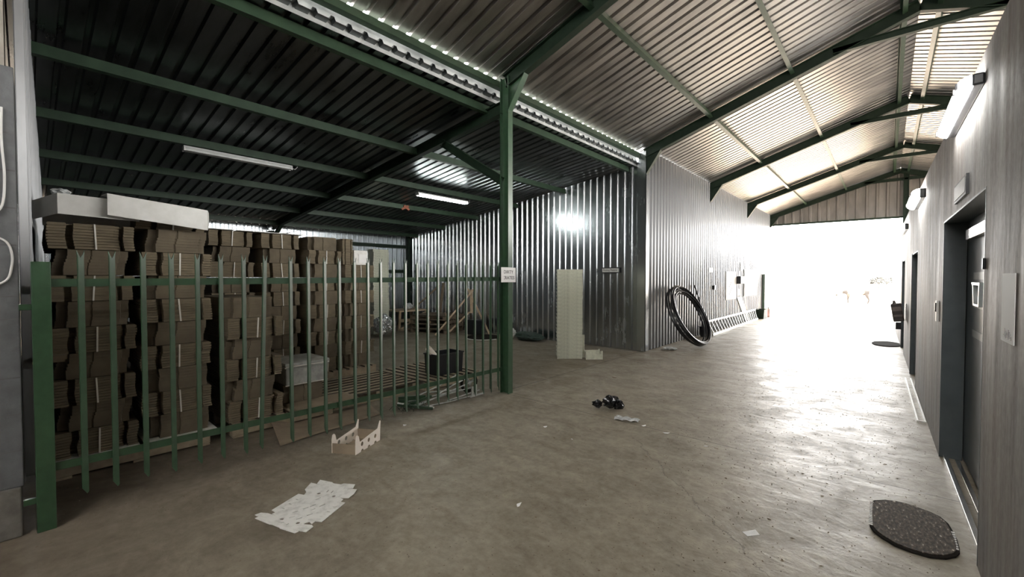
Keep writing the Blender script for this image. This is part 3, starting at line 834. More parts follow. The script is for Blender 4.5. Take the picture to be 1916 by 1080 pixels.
# ------------------------------------------------------------------ door mats
mat_pts = [(-0.068, 3.81), (-0.048, 3.866), (0.01, 3.927), (0.059, 3.949), (0.116, 3.958), (0.178, 3.939), (0.234, 3.917), (0.28, 3.876), (0.31, 3.803), (0.323, 3.703), (0.331, 3.595), (0.332, 3.498), (0.328, 3.439), (0.309, 3.382), (0.265, 3.322), (0.2, 3.281), (0.12, 3.274), (0.053, 3.292), (-0.006, 3.34), (-0.043, 3.392), (-0.061, 3.454), (-0.067, 3.628)]
cx_, cy2 = 0.13, 3.62
mo = MB().prism(mat_pts, 0.001, 0.014).build('door_mat', 'whitedirty' if False else 'rubber', bevel=0.003)
tag(mo, 'large oval brown woven mat on the concrete, nearest the camera', 'mat')
MB().prism([(cx_ + (a - cx_) * 0.93, cy2 + (b - cy2) * 0.95) for a, b in mat_pts], 0.0135, 0.019).build('woven_pile', 'mat', parent=mo)
mb = MB(); mb2 = MB()
for k in range(15):   # pale fringe stitches on the two ends
    yy = 3.46 + 0.025 * k
    mb.box((-0.068, yy, 0.013), (-0.042, yy + 0.011, 0.0175))
    if k < 8: mb2.box((0.298, 3.46 + 0.03 * k, 0.013), (0.326, 3.475 + 0.03 * k, 0.0175))
mb.build('edge_stitching', 'whitedirty', parent=mo); mb2.build('edge_stitching', 'whitedirty', parent=mo)
pts = [(0.0 + 0.27 * math.cos(a), 13.45 + 0.5 * math.sin(a)) for a in [2 * PI * k / 24 for k in range(24)]]
o = MB().prism(pts, 0.001, 0.018).build('door_mat', 'rubber'); tag(o, 'far dark oval mat by the third door', 'mat')
pts = [(-8.0 + 0.42 * math.cos(a), 7.95 + 0.42 * math.sin(a)) for a in [2 * PI * k / 28 for k in range(28)]]
o = MB().prism(pts, 0.001, 0.03).build('round_cover', 'rubber'); tag(o, 'dark round cover lying on the storage floor near the tin wall', 'cover')
pts2 = [(-7.93 + 0.45 * math.cos(a), 7.90 + 0.45 * math.sin(a)) for a in [2 * PI * k / 28 for k in range(14, 29)]]
MB().tube([(a, b, 0.012) for a, b in pts2], 0.011, 6).build('pale_rim', 'whitedirty', parent=o)

# ------------------------------------------------------------------ pallets
def make_pallet(L=1.0, W=1.2, H=0.14, mat='wood', nb=8):
    """boards run along local x (length W), spread over local y (length L); base centre at origin"""
    r = empty('wooden_pallet', (0, 0, 0))
    LOC[r.name] = Vector((0, 0, 0))
    bw = L / nb * 0.60
    for k in range(nb):
        yy = -L / 2 + bw / 2 + k * (L - bw) / (nb - 1)
        MB().box((-W / 2, yy - bw / 2, H - 0.021), (W / 2, yy + bw / 2, H)).build('deck_board', mat, parent=r, bevel=0.0015)
        bd_ = C.objects[-1]; bd_.data.materials.append(M['shadededge'])
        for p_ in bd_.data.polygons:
            if abs(p_.normal.y) > 0.5: p_.material_index = 1  # long sides get the painted gap shade
    for k in (-1, 0, 1):
        xx = k * (W / 2 - 0.05)
        MB().box((xx - 0.04, -L / 2, 0.02), (xx + 0.04, L / 2, H - 0.0215)).build('stringer', mat, parent=r, bevel=0.002)
    for k in (-1, 0, 1):
        yy = k * (L / 2 - 0.05)
        MB().box((-W / 2, yy - 0.045, 0.001), (W / 2, yy + 0.045, 0.0195)).build('bottom_board', mat, parent=r, bevel=0.002)
    return r
pal = make_pallet()
pal.location = (-5.34, 0.62, 0)
tag(pal, 'wooden pallet under the two carton stacks beside the left wall', 'pallet', 'storage pallets')
def place_pallet(x, y, z, rz, lab, src=pal, sc=None, grp='storage pallets'):
    p = copy_tree(src); p.location = (x, y, z); p.rotation_euler = (0, 0, rz); p['label'] = lab; p['group'] = grp
    return p
place_pallet(-5.34, 1.80, 0, 0, 'wooden pallet under the low carton stack and grey bundle')
place_pallet(-5.36, 2.96, 0, PI / 2 * 0, 'empty wooden pallet left of the black crate', sc=None).rotation_euler = (0, 0, PI / 2)
place_pallet(-5.32, 4.10, 0, 0.03, 'wooden pallet carrying the black crate')
place_pallet(-7.05, 2.12, 0, 0, 'wooden pallet under the left rear carton stacks')
place_pallet(-6.95, 3.32, 0, 0, 'wooden pallet under the right rear carton stacks')
bpy.context.view_layer.update()

# pallet slip sheets
for (x0, x1, y0, y1, lab) in ((-5.9, -4.70, 0.06, 0.62, 'white slip sheet under the carton stack nearest the left wall'), (-5.9, -4.69, 0.65, 1.17, 'white slip sheet under the second carton stack')):
    o = MB().box((x0, y0, 0.1415), (x1, y1, 0.147)).build('slip_sheet', 'whitedirty'); tag(o, lab, 'sheet', 'slip sheets')

# ------------------------------------------------------------------ carton bundles
H = 0.200
def bundle_mesh(kind, w, depth, seed):
    """front face on local x=0 looking to +x; y 0..w; layers of die-cut board, each slightly shifted"""
    rnd = random.Random(seed)
    mb = MB()
    if kind == 'A':
        s = w / 0.52
        out = [(0.0, 0.0), (0.0, 0.105), (-0.11, 0.105), (-0.11, 0.148), (0.004, 0.148), (0.004, 0.392), (-0.035, 0.396), (-0.035, 0.425), (-0.12, 0.425), (-0.12, 0.452), (-0.004, 0.452), (-0.004, 0.520)]
        n = 9
    else:
        s = w / 0.40
        out = [(-0.085, 0.0), (-0.085, 0.055), (-0.012, 0.058), (-0.010, 0.175), (-0.016, 0.180), (-0.014, 0.185), (-0.006, 0.188), (-0.008, 0.345), (-0.03, 0.350), (-0.032, 0.395), (-0.06, 0.40)]
        n = 8
    out = [(x, y * s) for x, y in out] + [(-depth, w), (-depth, 0.0)]
    ph = rnd.uniform(0, 6.28); am = rnd.uniform(0.003, 0.008); fq = rnd.uniform(0.8, 1.6); drift = rnd.uniform(-0.018, 0.022)
    hl = H / n
    for i in range(n):
        t = i / (n - 1)
        dy = am * math.sin(ph + fq * 3.6 * t) + drift * (t - 0.5) + rnd.uniform(-0.0015, 0.0015)
        dx = 0.006 * math.sin(ph * 1.7 + 4 * t) + rnd.uniform(-0.002, 0.002) * (1 if kind == 'A' else 0.3)
        g = 0.74 if kind == 'A' else 0.985
        mb.prism([(x + (dx if x > -depth + 0.01 else 0), y + dy) for x, y in out], i * hl, i * hl + hl * g)
        if kind == 'A':   # recessed flute line between boards
            mb.prism([(x + (dx if x > -depth + 0.01 else 0) - (0.011 if x > -depth + 0.01 else 0), min(max(y + dy, 0.004), w - 0.004)) for x, y in out], i * hl + hl * g, (i + 1) * hl)
    me_o = mb.build('tmp', 'card' if kind == 'A' else 'cardface', loc=(0, 0, 0))
    me = me_o.data; bpy.data.objects.remove(me_o)
    # strap line follows the same shift
    def shift(t): return am * math.sin(ph + fq * 3.6 * t) + drift * (t - 0.5)
    st = None
    if kind == 'A':
        mb = MB(); yc = w * (0.27 / 0.52)
        for i in range(1):
            t0, t1 = 0.0, 1.0
            y0, y1 = yc + shift(t0), yc + shift(t1)
            mb.add([(0.017, y0 - 0.005, t0 * H), (0.017, y0 + 0.005, t0 * H), (0.017, y1 + 0.005, t1 * H), (0.017, y1 - 0.005, t1 * H),
                    (0.004, y0 - 0.005, t0 * H), (0.004, y0 + 0.005, t0 * H), (0.004, y1 + 0.005, t1 * H), (0.004, y1 - 0.005, t1 * H)],
                   [(0, 1, 2, 3), (7, 6, 5, 4), (0, 4, 5, 1), (1, 5, 6, 2), (2, 6, 7, 3), (3, 7, 4, 0)])
        so = mb.build('tmp', 'strap', loc=(0, 0, 0)); st = so.data; bpy.data.objects.remove(so)
    me.name = 'carton bundle ' + kind
    return me, st
BUN = {'A': [bundle_mesh('A', 0.50, 1.08, 11 + k) for k in range(5)], 'B': [bundle_mesh('B', 0.42, 1.06, 31 + k) for k in range(5)],
       'N': [bundle_mesh('A', 0.17, 0.40, 51)]}
def bundle(kind, x, y, z, lab, grp, k, rz=0.0, name='carton_bundle'):
    me, st = BUN[kind][k % len(BUN[kind])]
    o = bpy.data.objects.new(name, me); C.objects.link(o)
    o.location = (x, y, z); o.rotation_euler = (0, 0, rz)
    tag(o, lab, 'carton bundle', grp)
    if st and kind == 'A':
        s = bpy.data.objects.new('strap', st); C.objects.link(s); s.parent = o
    return o
def column(x, y, n, z0, topkind, where, grp, bshift=0.05, seed=0, skip=0):
    rnd = random.Random(seed)
    for i in range(skip, n):
        kd = topkind if (n - 1 - i) % 2 == 0 else ('B' if topkind == 'A' else 'A')
        adj = 'white-strapped' if kd == 'A' else 'plain-faced'
        place = 'topmost' if i == n - 1 else ('lowest' if i == 0 else ORD[i] + ' from bottom')
        bundle(kd, x + rnd.uniform(-0.012, 0.012) - (0.01 if kd == 'B' else 0), y + (bshift if kd == 'B' else 0) + rnd.uniform(-0.010, 0.010),
               z0 + i * (H + 0.0045), '%s brown carton bundle, %s, %s' % (adj, place, where), grp, rnd.randrange(5))
G1 = 'carton bundles beside the left wall'; G2 = 'carton bundles in the low stack'; G3 = 'carton bundles in the rear stacks'
column(-4.76, 0.105, 9, 0.1485, 'A', 'stack nearest the left wall', G1, seed=1)
column(-4.77, 0.645, 9, 0.1485, 'B', 'second stack from the left wall', G1, seed=2)
o = bundle('A', -4.90, 0.640, 0.1485 + 9 * (H + 0.0045), 'white-strapped brown carton bundle behind the tilted white lid', G1, 3)
column(-4.79, 1.285, 6, 0.1415, 'B', 'low stack right of the dark gap', G2, bshift=0.0, seed=3)
bundle('B', -5.02, 1.90, 0.1415, 'plain brown carton bundle under the grey film-wrapped bundle', G2, 2)
column(-6.50, 1.555, 10, 0.1415, 'A', 'first rear stack from the left', G3, seed=4)
column(-6.50, 2.165, 10, 0.1415, 'A', 'second rear stack from the left', G3, seed=5)
column(-6.42, 2.765, 10, 0.1415, 'B', 'third rear stack from the left', G3, bshift=0.03, seed=6)
column(-6.42, 3.330, 8, 0.1415, 'A', 'rightmost rear stack', G3, bshift=0.03, seed=7)
for i in range(2):
    bundle('N', -6.44, 3.30, 0.1415 + (8 + i) * (H + 0.0045), 'narrow brown carton bundle on the rightmost rear stack, %s of two' % ('lower' if i == 0 else 'upper'), G3, i)

# grey film-wrapped bundle on the low pallet
z0 = 0.1415 + H + 0.006
o = MB().box((-5.55, 1.90, z0 + 0.0), (-5.02, 2.36, z0 + 0.20), None).build('wrapped_bundle', 'greyplastic', bevel=0.012)
tag(o, 'grey film-wrapped flat bundle right of the low carton stack', 'bundle')
MB().box((-5.57, 1.88, z0 + 0.20), (-5.00, 2.38, z0 + 0.215)).box((-5.56, 1.89, z0 + 0.225), (-5.01, 2.39, z0 + 0.255)).build('top_sheets', 'greyplastic', parent=o, bevel=0.003)
MB().box((-5.015, 1.89, z0 + 0.002), (-5.008, 2.37, z0 + 0.012)).box((-5.005, 1.89, z0 + 0.216), (-4.995, 2.38, z0 + 0.224)).build('pale_edge', 'strap', parent=o)

# kraft sheets: one under the low stack hanging over the pallet edge, one on the floor
def grid_sheet(pts_fn, nu, nv):
    mb = MB(); vs = [pts_fn(i / nu, j / nv) for j in range(nv + 1) for i in range(nu + 1)]
    fs = [(j * (nu + 1) + i, j * (nu + 1) + i + 1, (j + 1) * (nu + 1) + i + 1, (j + 1) * (nu + 1) + i) for j in range(nv) for i in range(nu)]
    return mb.add(vs, fs, True)
def fs1(u, v):
    x = -4.22 - 0.55 * v + 0.12 * (u - 0.2) * -1 * (1 - v); y = 1.53 + 1.12 * u + 0.12 * v
    z = 0.006 + 0.05 * max(0, 0.22 - u) / 0.22 * v * 1.6 + 0.006 * math.sin(5 * u + 3 * v) ** 2
    return (x, y, z)
o = grid_sheet(fs1, 18, 8).build('kraft_sheet', 'kraft', solid=0.004); tag(o, 'large kraft board sheet on the floor under the fence', 'sheet')
def fs2(u, v):
    x = -4.64 - 0.42 * v; y = 1.86 + 0.72 * u
    z = 0.1485 - 0.03 * (1 - v) ** 3 * (0.4 + 0.6 * math.sin(3 * u) ** 2) + 0.012 * u * math.sin(7 * u + 1) * (1 - v)
    return (x, y, max(z, 0.1445) if v > 0.28 else z)
o = grid_sheet(fs2, 14, 8).build('kraft_sheet', 'kraft', solid=0.004); tag(o, 'ragged kraft sheet lying on the pallet below the grey bundle', 'sheet')

# white lids lying on the carton stacks
zb1 = 0.1485 + 9 * (H + 0.0045)
def lid(name, path, z0, z1, t, lab, tiltz=0.0):
    """bent board strip: plan path, thickness t"""
    mb = MB(); n = len(path)
    vs = []
    for k, (x, y) in enumerate(path):
        vs += [(x, y, z0[k]), (x, y, z1[k]), (x - t, y - 0.0, z1[k]), (x - t, y, z0[k])]
    fs = []
    for k in range(n - 1):
        a, b = 4 * k, 4 * (k + 1)
        fs += [(a, b, b + 1, a + 1), (a + 1, b + 1, b + 2, a + 2), (a + 2, b + 2, b + 3, a + 3), (a + 3, b + 3, b, a)]
    fs += [(0, 1, 2, 3), tuple(4 * (n - 1) + q for q in (3, 2, 1, 0))]
    return mb.add(vs, fs)
# left lid: front wall, angled end flap, top sheet
mb = lid('l', [(-4.92, 0.045), (-4.72, 0.17), (-4.72, 0.64)], [2.005, 2.045, 2.030], [2.15, 2.20, 2.19], 0.006, '')
o = mb.build('board_lid', 'whiteboard'); tag(o, 'white bent board lid on the carton stack nearest the left wall', 'tray', 'white board lids')
MB().add([(-4.722, 0.17, 2.2), (-4.722, 0.64, 2.19), (-5.2, 0.64, 2.19), (-5.2, 0.10, 2.2), (-4.722, 0.17, 2.195), (-4.722, 0.64, 2.185), (-5.2, 0.64, 2.185), (-5.2, 0.10, 2.195)],
         [(0, 1, 2, 3), (7, 6, 5, 4), (0, 4, 5, 1), (1, 5, 6, 2), (2, 6, 7, 3), (3, 7, 4, 0)]).build('lid_panel', 'whiteboard', parent=o)
MB().box((-5.2, 0.10, 1.9905), (-5.194, 0.64, 2.19)).build('lid_side', 'whiteboard', parent=o)
mb = lid('l', [(-4.66, 0.44), (-4.655, 1.105), (-4.74, 1.135)], [2.059, 1.992, 2.05], [2.229, 2.172, 2.160], 0.006, '')
o = mb.build('board_lid', 'whiteboard'); tag(o, 'white tilted board lid on the second carton stack, right of the bent one', 'tray', 'white board lids')
MB().add([(-4.663, 0.44, 2.229), (-4.663, 1.105, 2.172), (-5.05, 1.105, 2.235), (-5.05, 0.44, 2.262), (-4.663, 0.44, 2.224), (-4.663, 1.105, 2.167), (-5.05, 1.105, 2.23), (-5.05, 0.44, 2.257)],
         [(0, 1, 2, 3), (7, 6, 5, 4), (0, 4, 5, 1), (1, 5, 6, 2), (2, 6, 7, 3), (3, 7, 4, 0)]).build('lid_panel', 'whiteboard', parent=o)
# thin white sheets on top of the rear stacks
zt3 = 0.1415 + 10 * (H + 0.0045)
o = MB().box((-7.0, 1.53, zt3 + 0.002), (-6.46, 1.83, zt3 + 0.012)).build('white_sheet', 'whiteboard'); tag(o, 'thin white sheet, left one on the rear stacks', 'sheet', 'white sheets')
o = MB().box((-7.0, 1.86, zt3 + 0.002), (-6.45, 2.70, zt3 + 0.010)).build('white_sheet', 'whiteboard'); tag(o, 'thin white sheet, right one on the rear stacks', 'sheet', 'white sheets')
def fs3(u, v):
    return (-6.50 - 0.45 * v, 2.40 + 0.28 * u, zt3 + 0.016 + 0.075 * u * u * (1 - 0.4 * v))
o = grid_sheet(fs3, 6, 4).build('curled_flap', 'rubber', solid=0.004); tag(o, 'dark curled flap on the white rear sheet', 'flap')
# white box on the rightmost rear stack
zt4 = 0.1415 + 8 * (H + 0.0045)
o = MB().box((-6.86, 3.50, zt4), (-6.46, 3.74, zt4 + 0.235)).build('white_box', 'whitedirty', bevel=0.006); tag(o, 'white box on top of the rightmost rear carton stack', 'box')
MB().box((-6.461, 3.58, zt4 + 0.03), (-6.455, 3.72, zt4 + 0.17)).build('box_panel', 'paper', parent=o)

# crumpled things
def crumple(name, mat, c, r, seed, amp=0.45, n=3, smooth=False):
    import bmesh
    rnd = random.Random(seed)
    bm = bmesh.new(); bmesh.ops.create_icosphere(bm, subdivisions=n, radius=1.0)
    for v in bm.verts:
        k = 1 + rnd.uniform(-amp, amp) * 0.5 + 0.22 * math.sin(5 * v.co.x + seed) * math.cos(4 * v.co.y + 2 * seed)
        v.co = Vector((v.co.x * r[0] * k, v.co.y * r[1] * k, v.co.z * r[2] * k))
    zm = min(v.co.z for v in bm.verts)
    for v in bm.verts: v.co.z -= zm
    me = bpy.data.meshes.new(name); bm.to_mesh(me); bm.free()
    me.materials.append(M[mat])
    o = bpy.data.objects.new(name, me); C.objects.link(o); o.location = c; LOC[o.name] = Vector(c)
    if smooth: me.polygons.foreach_set('use_smooth', [True] * len(me.polygons))
    return o
tag(crumple('crumpled_film', 'film', (-5.02, 0.20, 2.205), (0.07, 0.05, 0.03), 3), 'clump of clear film on the bent white lid', 'film')
o = MB().box((-4.10, 0.02, 1.02), (-3.96, 0.16, 1.035)).box((-4.05, 0.04, 1.035), (-3.95, 0.17, 1.06)).build('carton_scrap', 'kraft'); tag(o, 'torn brown carton scrap wedged behind the left gate post', 'scrap')

# ------------------------------------------------------------------ black crate with a cardboard tube
bx = (-5.16, 3.895, 0.1425)
o = empty('plastic_tub', (-5.005, 4.145, 0.1425)); tag(o, 'black open plastic tub on the right pallet', 'tub')
def open_box(x0, x1, y0, y1, z0, z1, t, taper=0.0):
    mb = MB()
    def rect(i, z, k): return [(x0 + i + k, y0 + i + k, z), (x1 - i - k, y0 + i + k, z), (x1 - i - k, y1 - i - k, z), (x0 + i + k, y1 - i - k, z)]
    rings = [rect(0, z0, taper), rect(0, z1, 0), rect(t, z1, 0), rect(t, z0 + t, taper)]
    vs = [p for r in rings for p in r]; fs = [(3, 2, 1, 0), (12, 13, 14, 15)]
    for a in range(3):
        for k in range(4):
            fs.append((a * 4 + k, a * 4 + (k + 1) % 4, (a + 1) * 4 + (k + 1) % 4, (a + 1) * 4 + k))
    return mb.add(vs, fs)
open_box(-5.16, -4.85, 3.895, 4.395, 0.1425, 0.45, 0.006, 0.012).build('tub_body', 'blackplastic', parent=o, bevel=0.003); tubb = C.objects[-1]
mb = MB()
for a, b in (((-5.17, 3.885), (-4.84, 3.895)), ((-5.17, 4.395), (-4.84, 4.405)), ((-5.17, 3.885), (-5.16, 4.405)), ((-4.85, 3.885), (-4.84, 4.405))):
    mb.box((a[0], a[1], 0.432), (b[0], b[1], 0.452))
mb.build('tub_rim', 'blackplastic', parent=tubb, bevel=0.003)
a = Vector((-5.0, 4.11, 0.26)); b = Vector((-5.0, 3.845, 0.545)); d = (b - a).normalized()
mb = MB(); mb.tube([a, b], 0.042, 20, caps=False); mb.tube([b, b - d * 0.02, b - d * 0.03], [0.033, 0.033, 0.030], 20, caps=True)
mb.tube([b, b + d * 0.0005], [0.042, 0.033], 20, caps=False)
o = mb.build('cardboard_tube', 'pinkwhite'); tag(o, 'pale cardboard tube sticking out of the black tub', 'tube')

# ------------------------------------------------------------------ scrap metal behind the fence
rods = [((-4.27, 3.02, 0.02), (-4.16, 4.00, 0.10), 'lowest pale rod, flat on the floor'), ((-4.22, 3.10, 0.03), (-4.20, 4.02, 0.17), 'pale rod rising under the black wheel'),
        ((-4.36, 3.05, 0.06), (-4.30, 3.95, 0.05), 'pale rod at the rear of the heap'), ((-4.15, 3.15, 0.015), (-4.08, 3.90, 0.02), 'front pale rod nearest the fence'),
        ((-4.40, 3.25, 0.09), (-4.36, 3.85, 0.26), 'steep pale rod leaning on the pallet edge'), ((-4.20, 3.35, 0.10), (-4.30, 4.00, 0.20), 'crossing pale rod on top of the heap'),
        ((-4.30, 3.30, 0.13), (-4.20, 3.80, 0.07), 'short pale rod lying across the others'), ((-4.10, 3.45, 0.03), (-4.12, 4.02, 0.05), 'right-hand pale rod on the floor')]
for i, (p, q, lab) in enumerate(rods):
    p = Vector(p); q = Vector(q); mid = (p + q) / 2 + Vector((0.02 * math.sin(i * 2.1), 0, 0.012 * math.cos(i)))
    o = MB().tube([p, (p + mid) / 2, mid, (q + mid) / 2, q], 0.0085, 8).build('metal_rod', 'rod'); tag(o, lab + ' behind the fence', 'rod', 'metal rods behind the fence')
o = empty('wheel', (-4.28, 3.98, 0)); tag(o, 'black wheel standing in the rod heap beside the centre column', 'wheel')
LOC[o.name] = Vector((-4.28, 3.98, 0))
MB().tube([(-4.28 + 0.02 * math.cos(a), 3.98 + 0.115 * math.cos(a), 0.135 + 0.115 * math.sin(a)) for a in [2 * PI * k / 28 for k in range(28)]], 0.020, 10, closed=True).build('tyre', 'rubber', parent=o)
hub = MB().tube([(-4.30, 3.98, 0.135), (-4.26, 3.98, 0.135)], 0.03, 14).build('hub', 'rod', parent=o)
mb = MB()
for k in range(4):
    a = k * PI / 2 + 0.3
    mb.tube([(-4.28, 3.98 + 0.02 * math.cos(a), 0.135 + 0.02 * math.sin(a)), (-4.28, 3.98 + 0.105 * math.cos(a), 0.135 + 0.105 * math.sin(a))], 0.007, 6)
mb.build('spokes', 'rod', parent=hub)
o = MB().box((-4.09, 3.84, 0.001), (-4.07, 3.87, 0.13)).box((-4.09, 3.90, 0.001), (-4.07, 3.93, 0.15)).box((-4.10, 3.80, 0.0005), (-4.06, 4.06, 0.012)).build('metal_bracket', 'alu')
tag(o, 'small pale upright bracket right of the rods', 'bracket')
mb = MB().beam((-4.36, 2.90, 0.05), (-4.02, 3.16, 0.02), 0.03, 0.03).beam((-4.42, 2.95, 0.10), (-4.24, 3.22, 0.10), 0.02, 0.05).beam((-4.30, 2.95, 0.03), (-4.16, 3.25, 0.12), 0.018, 0.03).beam((-4.40, 3.20, 0.02), (-4.36, 2.92, 0.09), 0.02, 0.03)
o = mb.build('scrap_frame', 'green'); tag(o, 'green metal frame piece at the left of the rod heap', 'frame')
MB().tube([(-4.36, 2.90, 0.07), (-4.30, 2.94, 0.06)], 0.012, 8).tube([(-4.06, 3.13, 0.045), (-4.01, 3.17, 0.025)], 0.012, 8).build('bright_end', 'alu', parent=o)
mb = MB(); rnd = random.Random(5)
for k in range(26):
    a = Vector((-4.3 + rnd.uniform(-0.12, 0.12), 3.0 + rnd.uniform(-0.12, 0.15), 0.004)); b = a + Vector((rnd.uniform(-0.12, 0.12), rnd.uniform(-0.12, 0.12), 0.0)); mm = (a + b) / 2 + Vector((0, 0, rnd.uniform(0.02, 0.07)))
    mb.tube([a, mm, b], 0.0025, 5)
o = mb.build('wire_tangle', 'darkgreen'); tag(o, 'tangle of thin green wire at the left of the rods', 'wire', kind='stuff')

# ------------------------------------------------------------------ rear corner of the bay: ball, pallets, trestle, laths, logs
o = crumple('film_ball', 'foil', (-10.10, 6.30, 0), (0.27, 0.27, 0.26), 9, amp=0.10, n=5); tag(o, 'glittering ball of silver film on the storage floor', 'ball')
pal2 = make_pallet(1.0, 1.2, 0.13, 'oldwood', 7)
pal2.location = (-9.95, 7.98, 0); pal2.rotation_euler = (0, 0, 0.35)
tag(pal2, 'weathered pallet, lowest of the pile by the tin wall', 'pallet', 'weathered pallet pile')
for k in range(1, 4):
    p = place_pallet(-9.95 + 0.02 * k, 7.98 - 0.01 * k, 0.1305 * k, 0.35 + 0.05 * (-1) ** k, 'weathered pallet, %s of the pile by the tin wall' % ['', 'second from the bottom', 'third from the bottom', 'topmost'][k], src=pal2, grp='weathered pallet pile')
o = empty('trestle', (-11.3, 7.85, 0)); tag(o, 'rough wooden trestle left of the weathered pallet pile', 'trestle')
MB().box((-11.75, 7.30, 0.56), (-10.85, 8.35, 0.60)).build('trestle_top', 'palewood', parent=o)
for (xx, yy) in ((-11.7, 7.35), (-11.7, 8.3), (-10.9, 7.35), (-10.9, 8.3)):
    MB().beam((xx * 1.0 + (-0.05 if yy < 8 else 0.05), yy, 0.0), (xx, yy, 0.56), 0.06, 0.05, up=(1, 0, 0)).build('leg', 'palewood', parent=o)
MB().beam((-10.88, 7.30, 0.30), (-10.88, 8.35, 0.30), 0.03, 0.09).build('side_rail', 'palewood', parent=o)
MB().beam((-10.85, 7.30, 0.04), (-10.85, 8.30, 0.54), 0.03, 0.05).build('brace', 'palewood', parent=o)
MB().beam((-10.85, 7.30, 0.03), (-10.85, 8.32, 0.03), 0.03, 0.05).build('bottom_rail', 'palewood', parent=o)
laths = [((-9.18, 7.30, 0.02), (-8.98, 8.55, 1.25), 'pale lath leaning from the floor up the tin wall', 'palewood'),
         ((-9.10, 8.56, 1.24), (-9.02, 8.50, 0.56), 'short wide pale board leaning at the top of the pallet pile', 'palewood'),
         ((-9.22, 8.53, 1.26), (-8.30, 8.50, 0.02), 'pale lath sloping down right of the pallet pile', 'palewood'),
         ((-8.95, 7.6, 0.1), (-9.0, 8.4, 0.60), 'short pale lath in front of the pallet pile', 'palewood'),
         ((-11.0, 7.9, 0.62), (-10.55, 8.57, 1.35), 'dark spotted lath leaning on the tin wall above the trestle', 'oldwood'),
         ((-10.45, 8.45, 0.10), (-10.40, 8.60, 1.42), 'upright dark board against the tin wall', 'oldwood'),
         ((-9.85, 8.2, 0.537), (-9.25, 7.75, 0.537), 'lath lying over the topmost weathered pallet', 'palewood')]
for p, q, lab, mt in laths:
    o = MB().beam(p, q, 0.085 if 'wide' in lab or 'upright' in lab else 0.045, 0.022, up=(0.3, -1, 0.2)).build('timber_lath', mt); tag(o, lab, 'lath', 'loose laths')
rnd = random.Random(12)
lg = ['lowest left', 'lowest right', 'middle left', 'middle right', 'topmost', 'short upright', 'foremost']
for i, (x, y, z) in enumerate([(-11.6, 6.75, 0.09), (-11.55, 7.02, 0.09), (-11.62, 6.70, 0.29), (-11.56, 6.95, 0.28), (-11.6, 6.85, 0.47), (-11.98, 6.85, 0.22), (-11.55, 6.42, 0.10)]):
    r = rnd.uniform(0.075, 0.10); L_ = rnd.uniform(0.22, 0.36)
    a = rnd.uniform(-0.4, 0.4)
    d = Vector((math.cos(a), math.sin(a), 0)) * L_
    if i == 5: d = Vector((0.02, 0.03, 0.2))
    c = Vector((x, y, z))
    o = MB().tube([c - d, c - d * 0.5, c + d * 0.1, c + d], [r * 0.95, r, r * 1.04, r * 0.9], 11).build('log', 'oldwood'); tag(o, '%s rough log in the pile behind the silver ball' % lg[i], 'log', 'log pile')
tag(crumple('crumpled_film', 'film', (-11.25, 7.9, 0.60), (0.12, 0.14, 0.09), 21), 'grey plastic lump lying on the wooden trestle', 'film')
o = MB().box((-8.80, 8.10, 0.001), (-8.42, 8.45, 0.42)).build('black_box', 'blackplastic', bevel=0.03); tag(o, 'black box right of the weathered pallet pile', 'box')
tag(crumple('plastic_bag', 'whiteboard', (-7.38, 8.36, 0), (0.13, 0.15, 0.12), 31, amp=0.3), 'small white bag on the floor left of the green net', 'bag')
tag(crumple('shade_net', 'net', (-6.75, 8.33, 0), (0.45, 0.20, 0.10), 35, amp=0.3), 'heap of dark green net at the foot of the tin wall', 'net')

# ------------------------------------------------------------------ white crates
def crate_mesh(w, d, h):
    mb = open_box(-w / 2, w / 2, -d / 2, d / 2, 0, h, 0.006, 0.012)
    def band(z0, z1, o):
        mb.box((-w / 2 - o, -d / 2 - o, z0), (w / 2 + o, -d / 2 + 0.004, z1)); mb.box((-w / 2 - o, d / 2 - 0.004, z0), (w / 2 + o, d / 2 + o, z1))
        mb.box((-w / 2 - o, -d / 2 - o, z0), (-w / 2 + 0.004, d / 2 + o, z1)); mb.box((w / 2 - 0.004, -d / 2 - o, z0), (w / 2 + o, d / 2 + o, z1))
    band(h - 0.012, h, 0.004); band(h * 0.5, h * 0.5 + 0.005, 0.0025)
    for k in range(11):
        x = -w / 2 + 0.03 + k * (w - 0.06) / 10
        mb.box((x - 0.004, -d / 2 - 0.0016, 0.004), (x + 0.004, -d / 2 + 0.004, h))
    for sx_ in (-1, 1):
        mb.box((sx_ * w / 2 - 0.012, -d / 2 - 0.005, 0.0), (sx_ * w / 2 + 0.012, -d / 2 + 0.012, h + 0.004))
    return mb
PIT = 0.0722
co_ = crate_mesh(0.462, 0.33, 0.070).build('plastic_crate', 'crate', loc=(0, 0, 0))
RZ = math.radians(41.3)
c0 = Vector((-4.595, 6.927, 0)); back = Vector((-math.sin(RZ), math.cos(RZ), 0))
base = c0 + back * 0.175
rnd = random.Random(4)
for k in range(24):
    c = co_ if k == 0 else co_.copy()
    if k: C.objects.link(c)
    j = rnd.uniform(-0.003, 0.003)
    c.location = (base.x + j, base.y + j, 0.0005 + k * PIT); c.rotation_euler = (0, 0, RZ + rnd.uniform(-0.008, 0.008))
    pl_ = 'lowest' if k == 0 else 'topmost' if k == 23 else ORD[k] + ' from the bottom'
    tag(c, 'milky white crate, %s of the tall stack before the tin wall' % pl_, 'crate', 'white crates in the tall stack')
sc_ = MB()
sc_ = open_box(-0.15, 0.15, -0.11, 0.11, 0.0, 0.10, 0.006, 0.008)
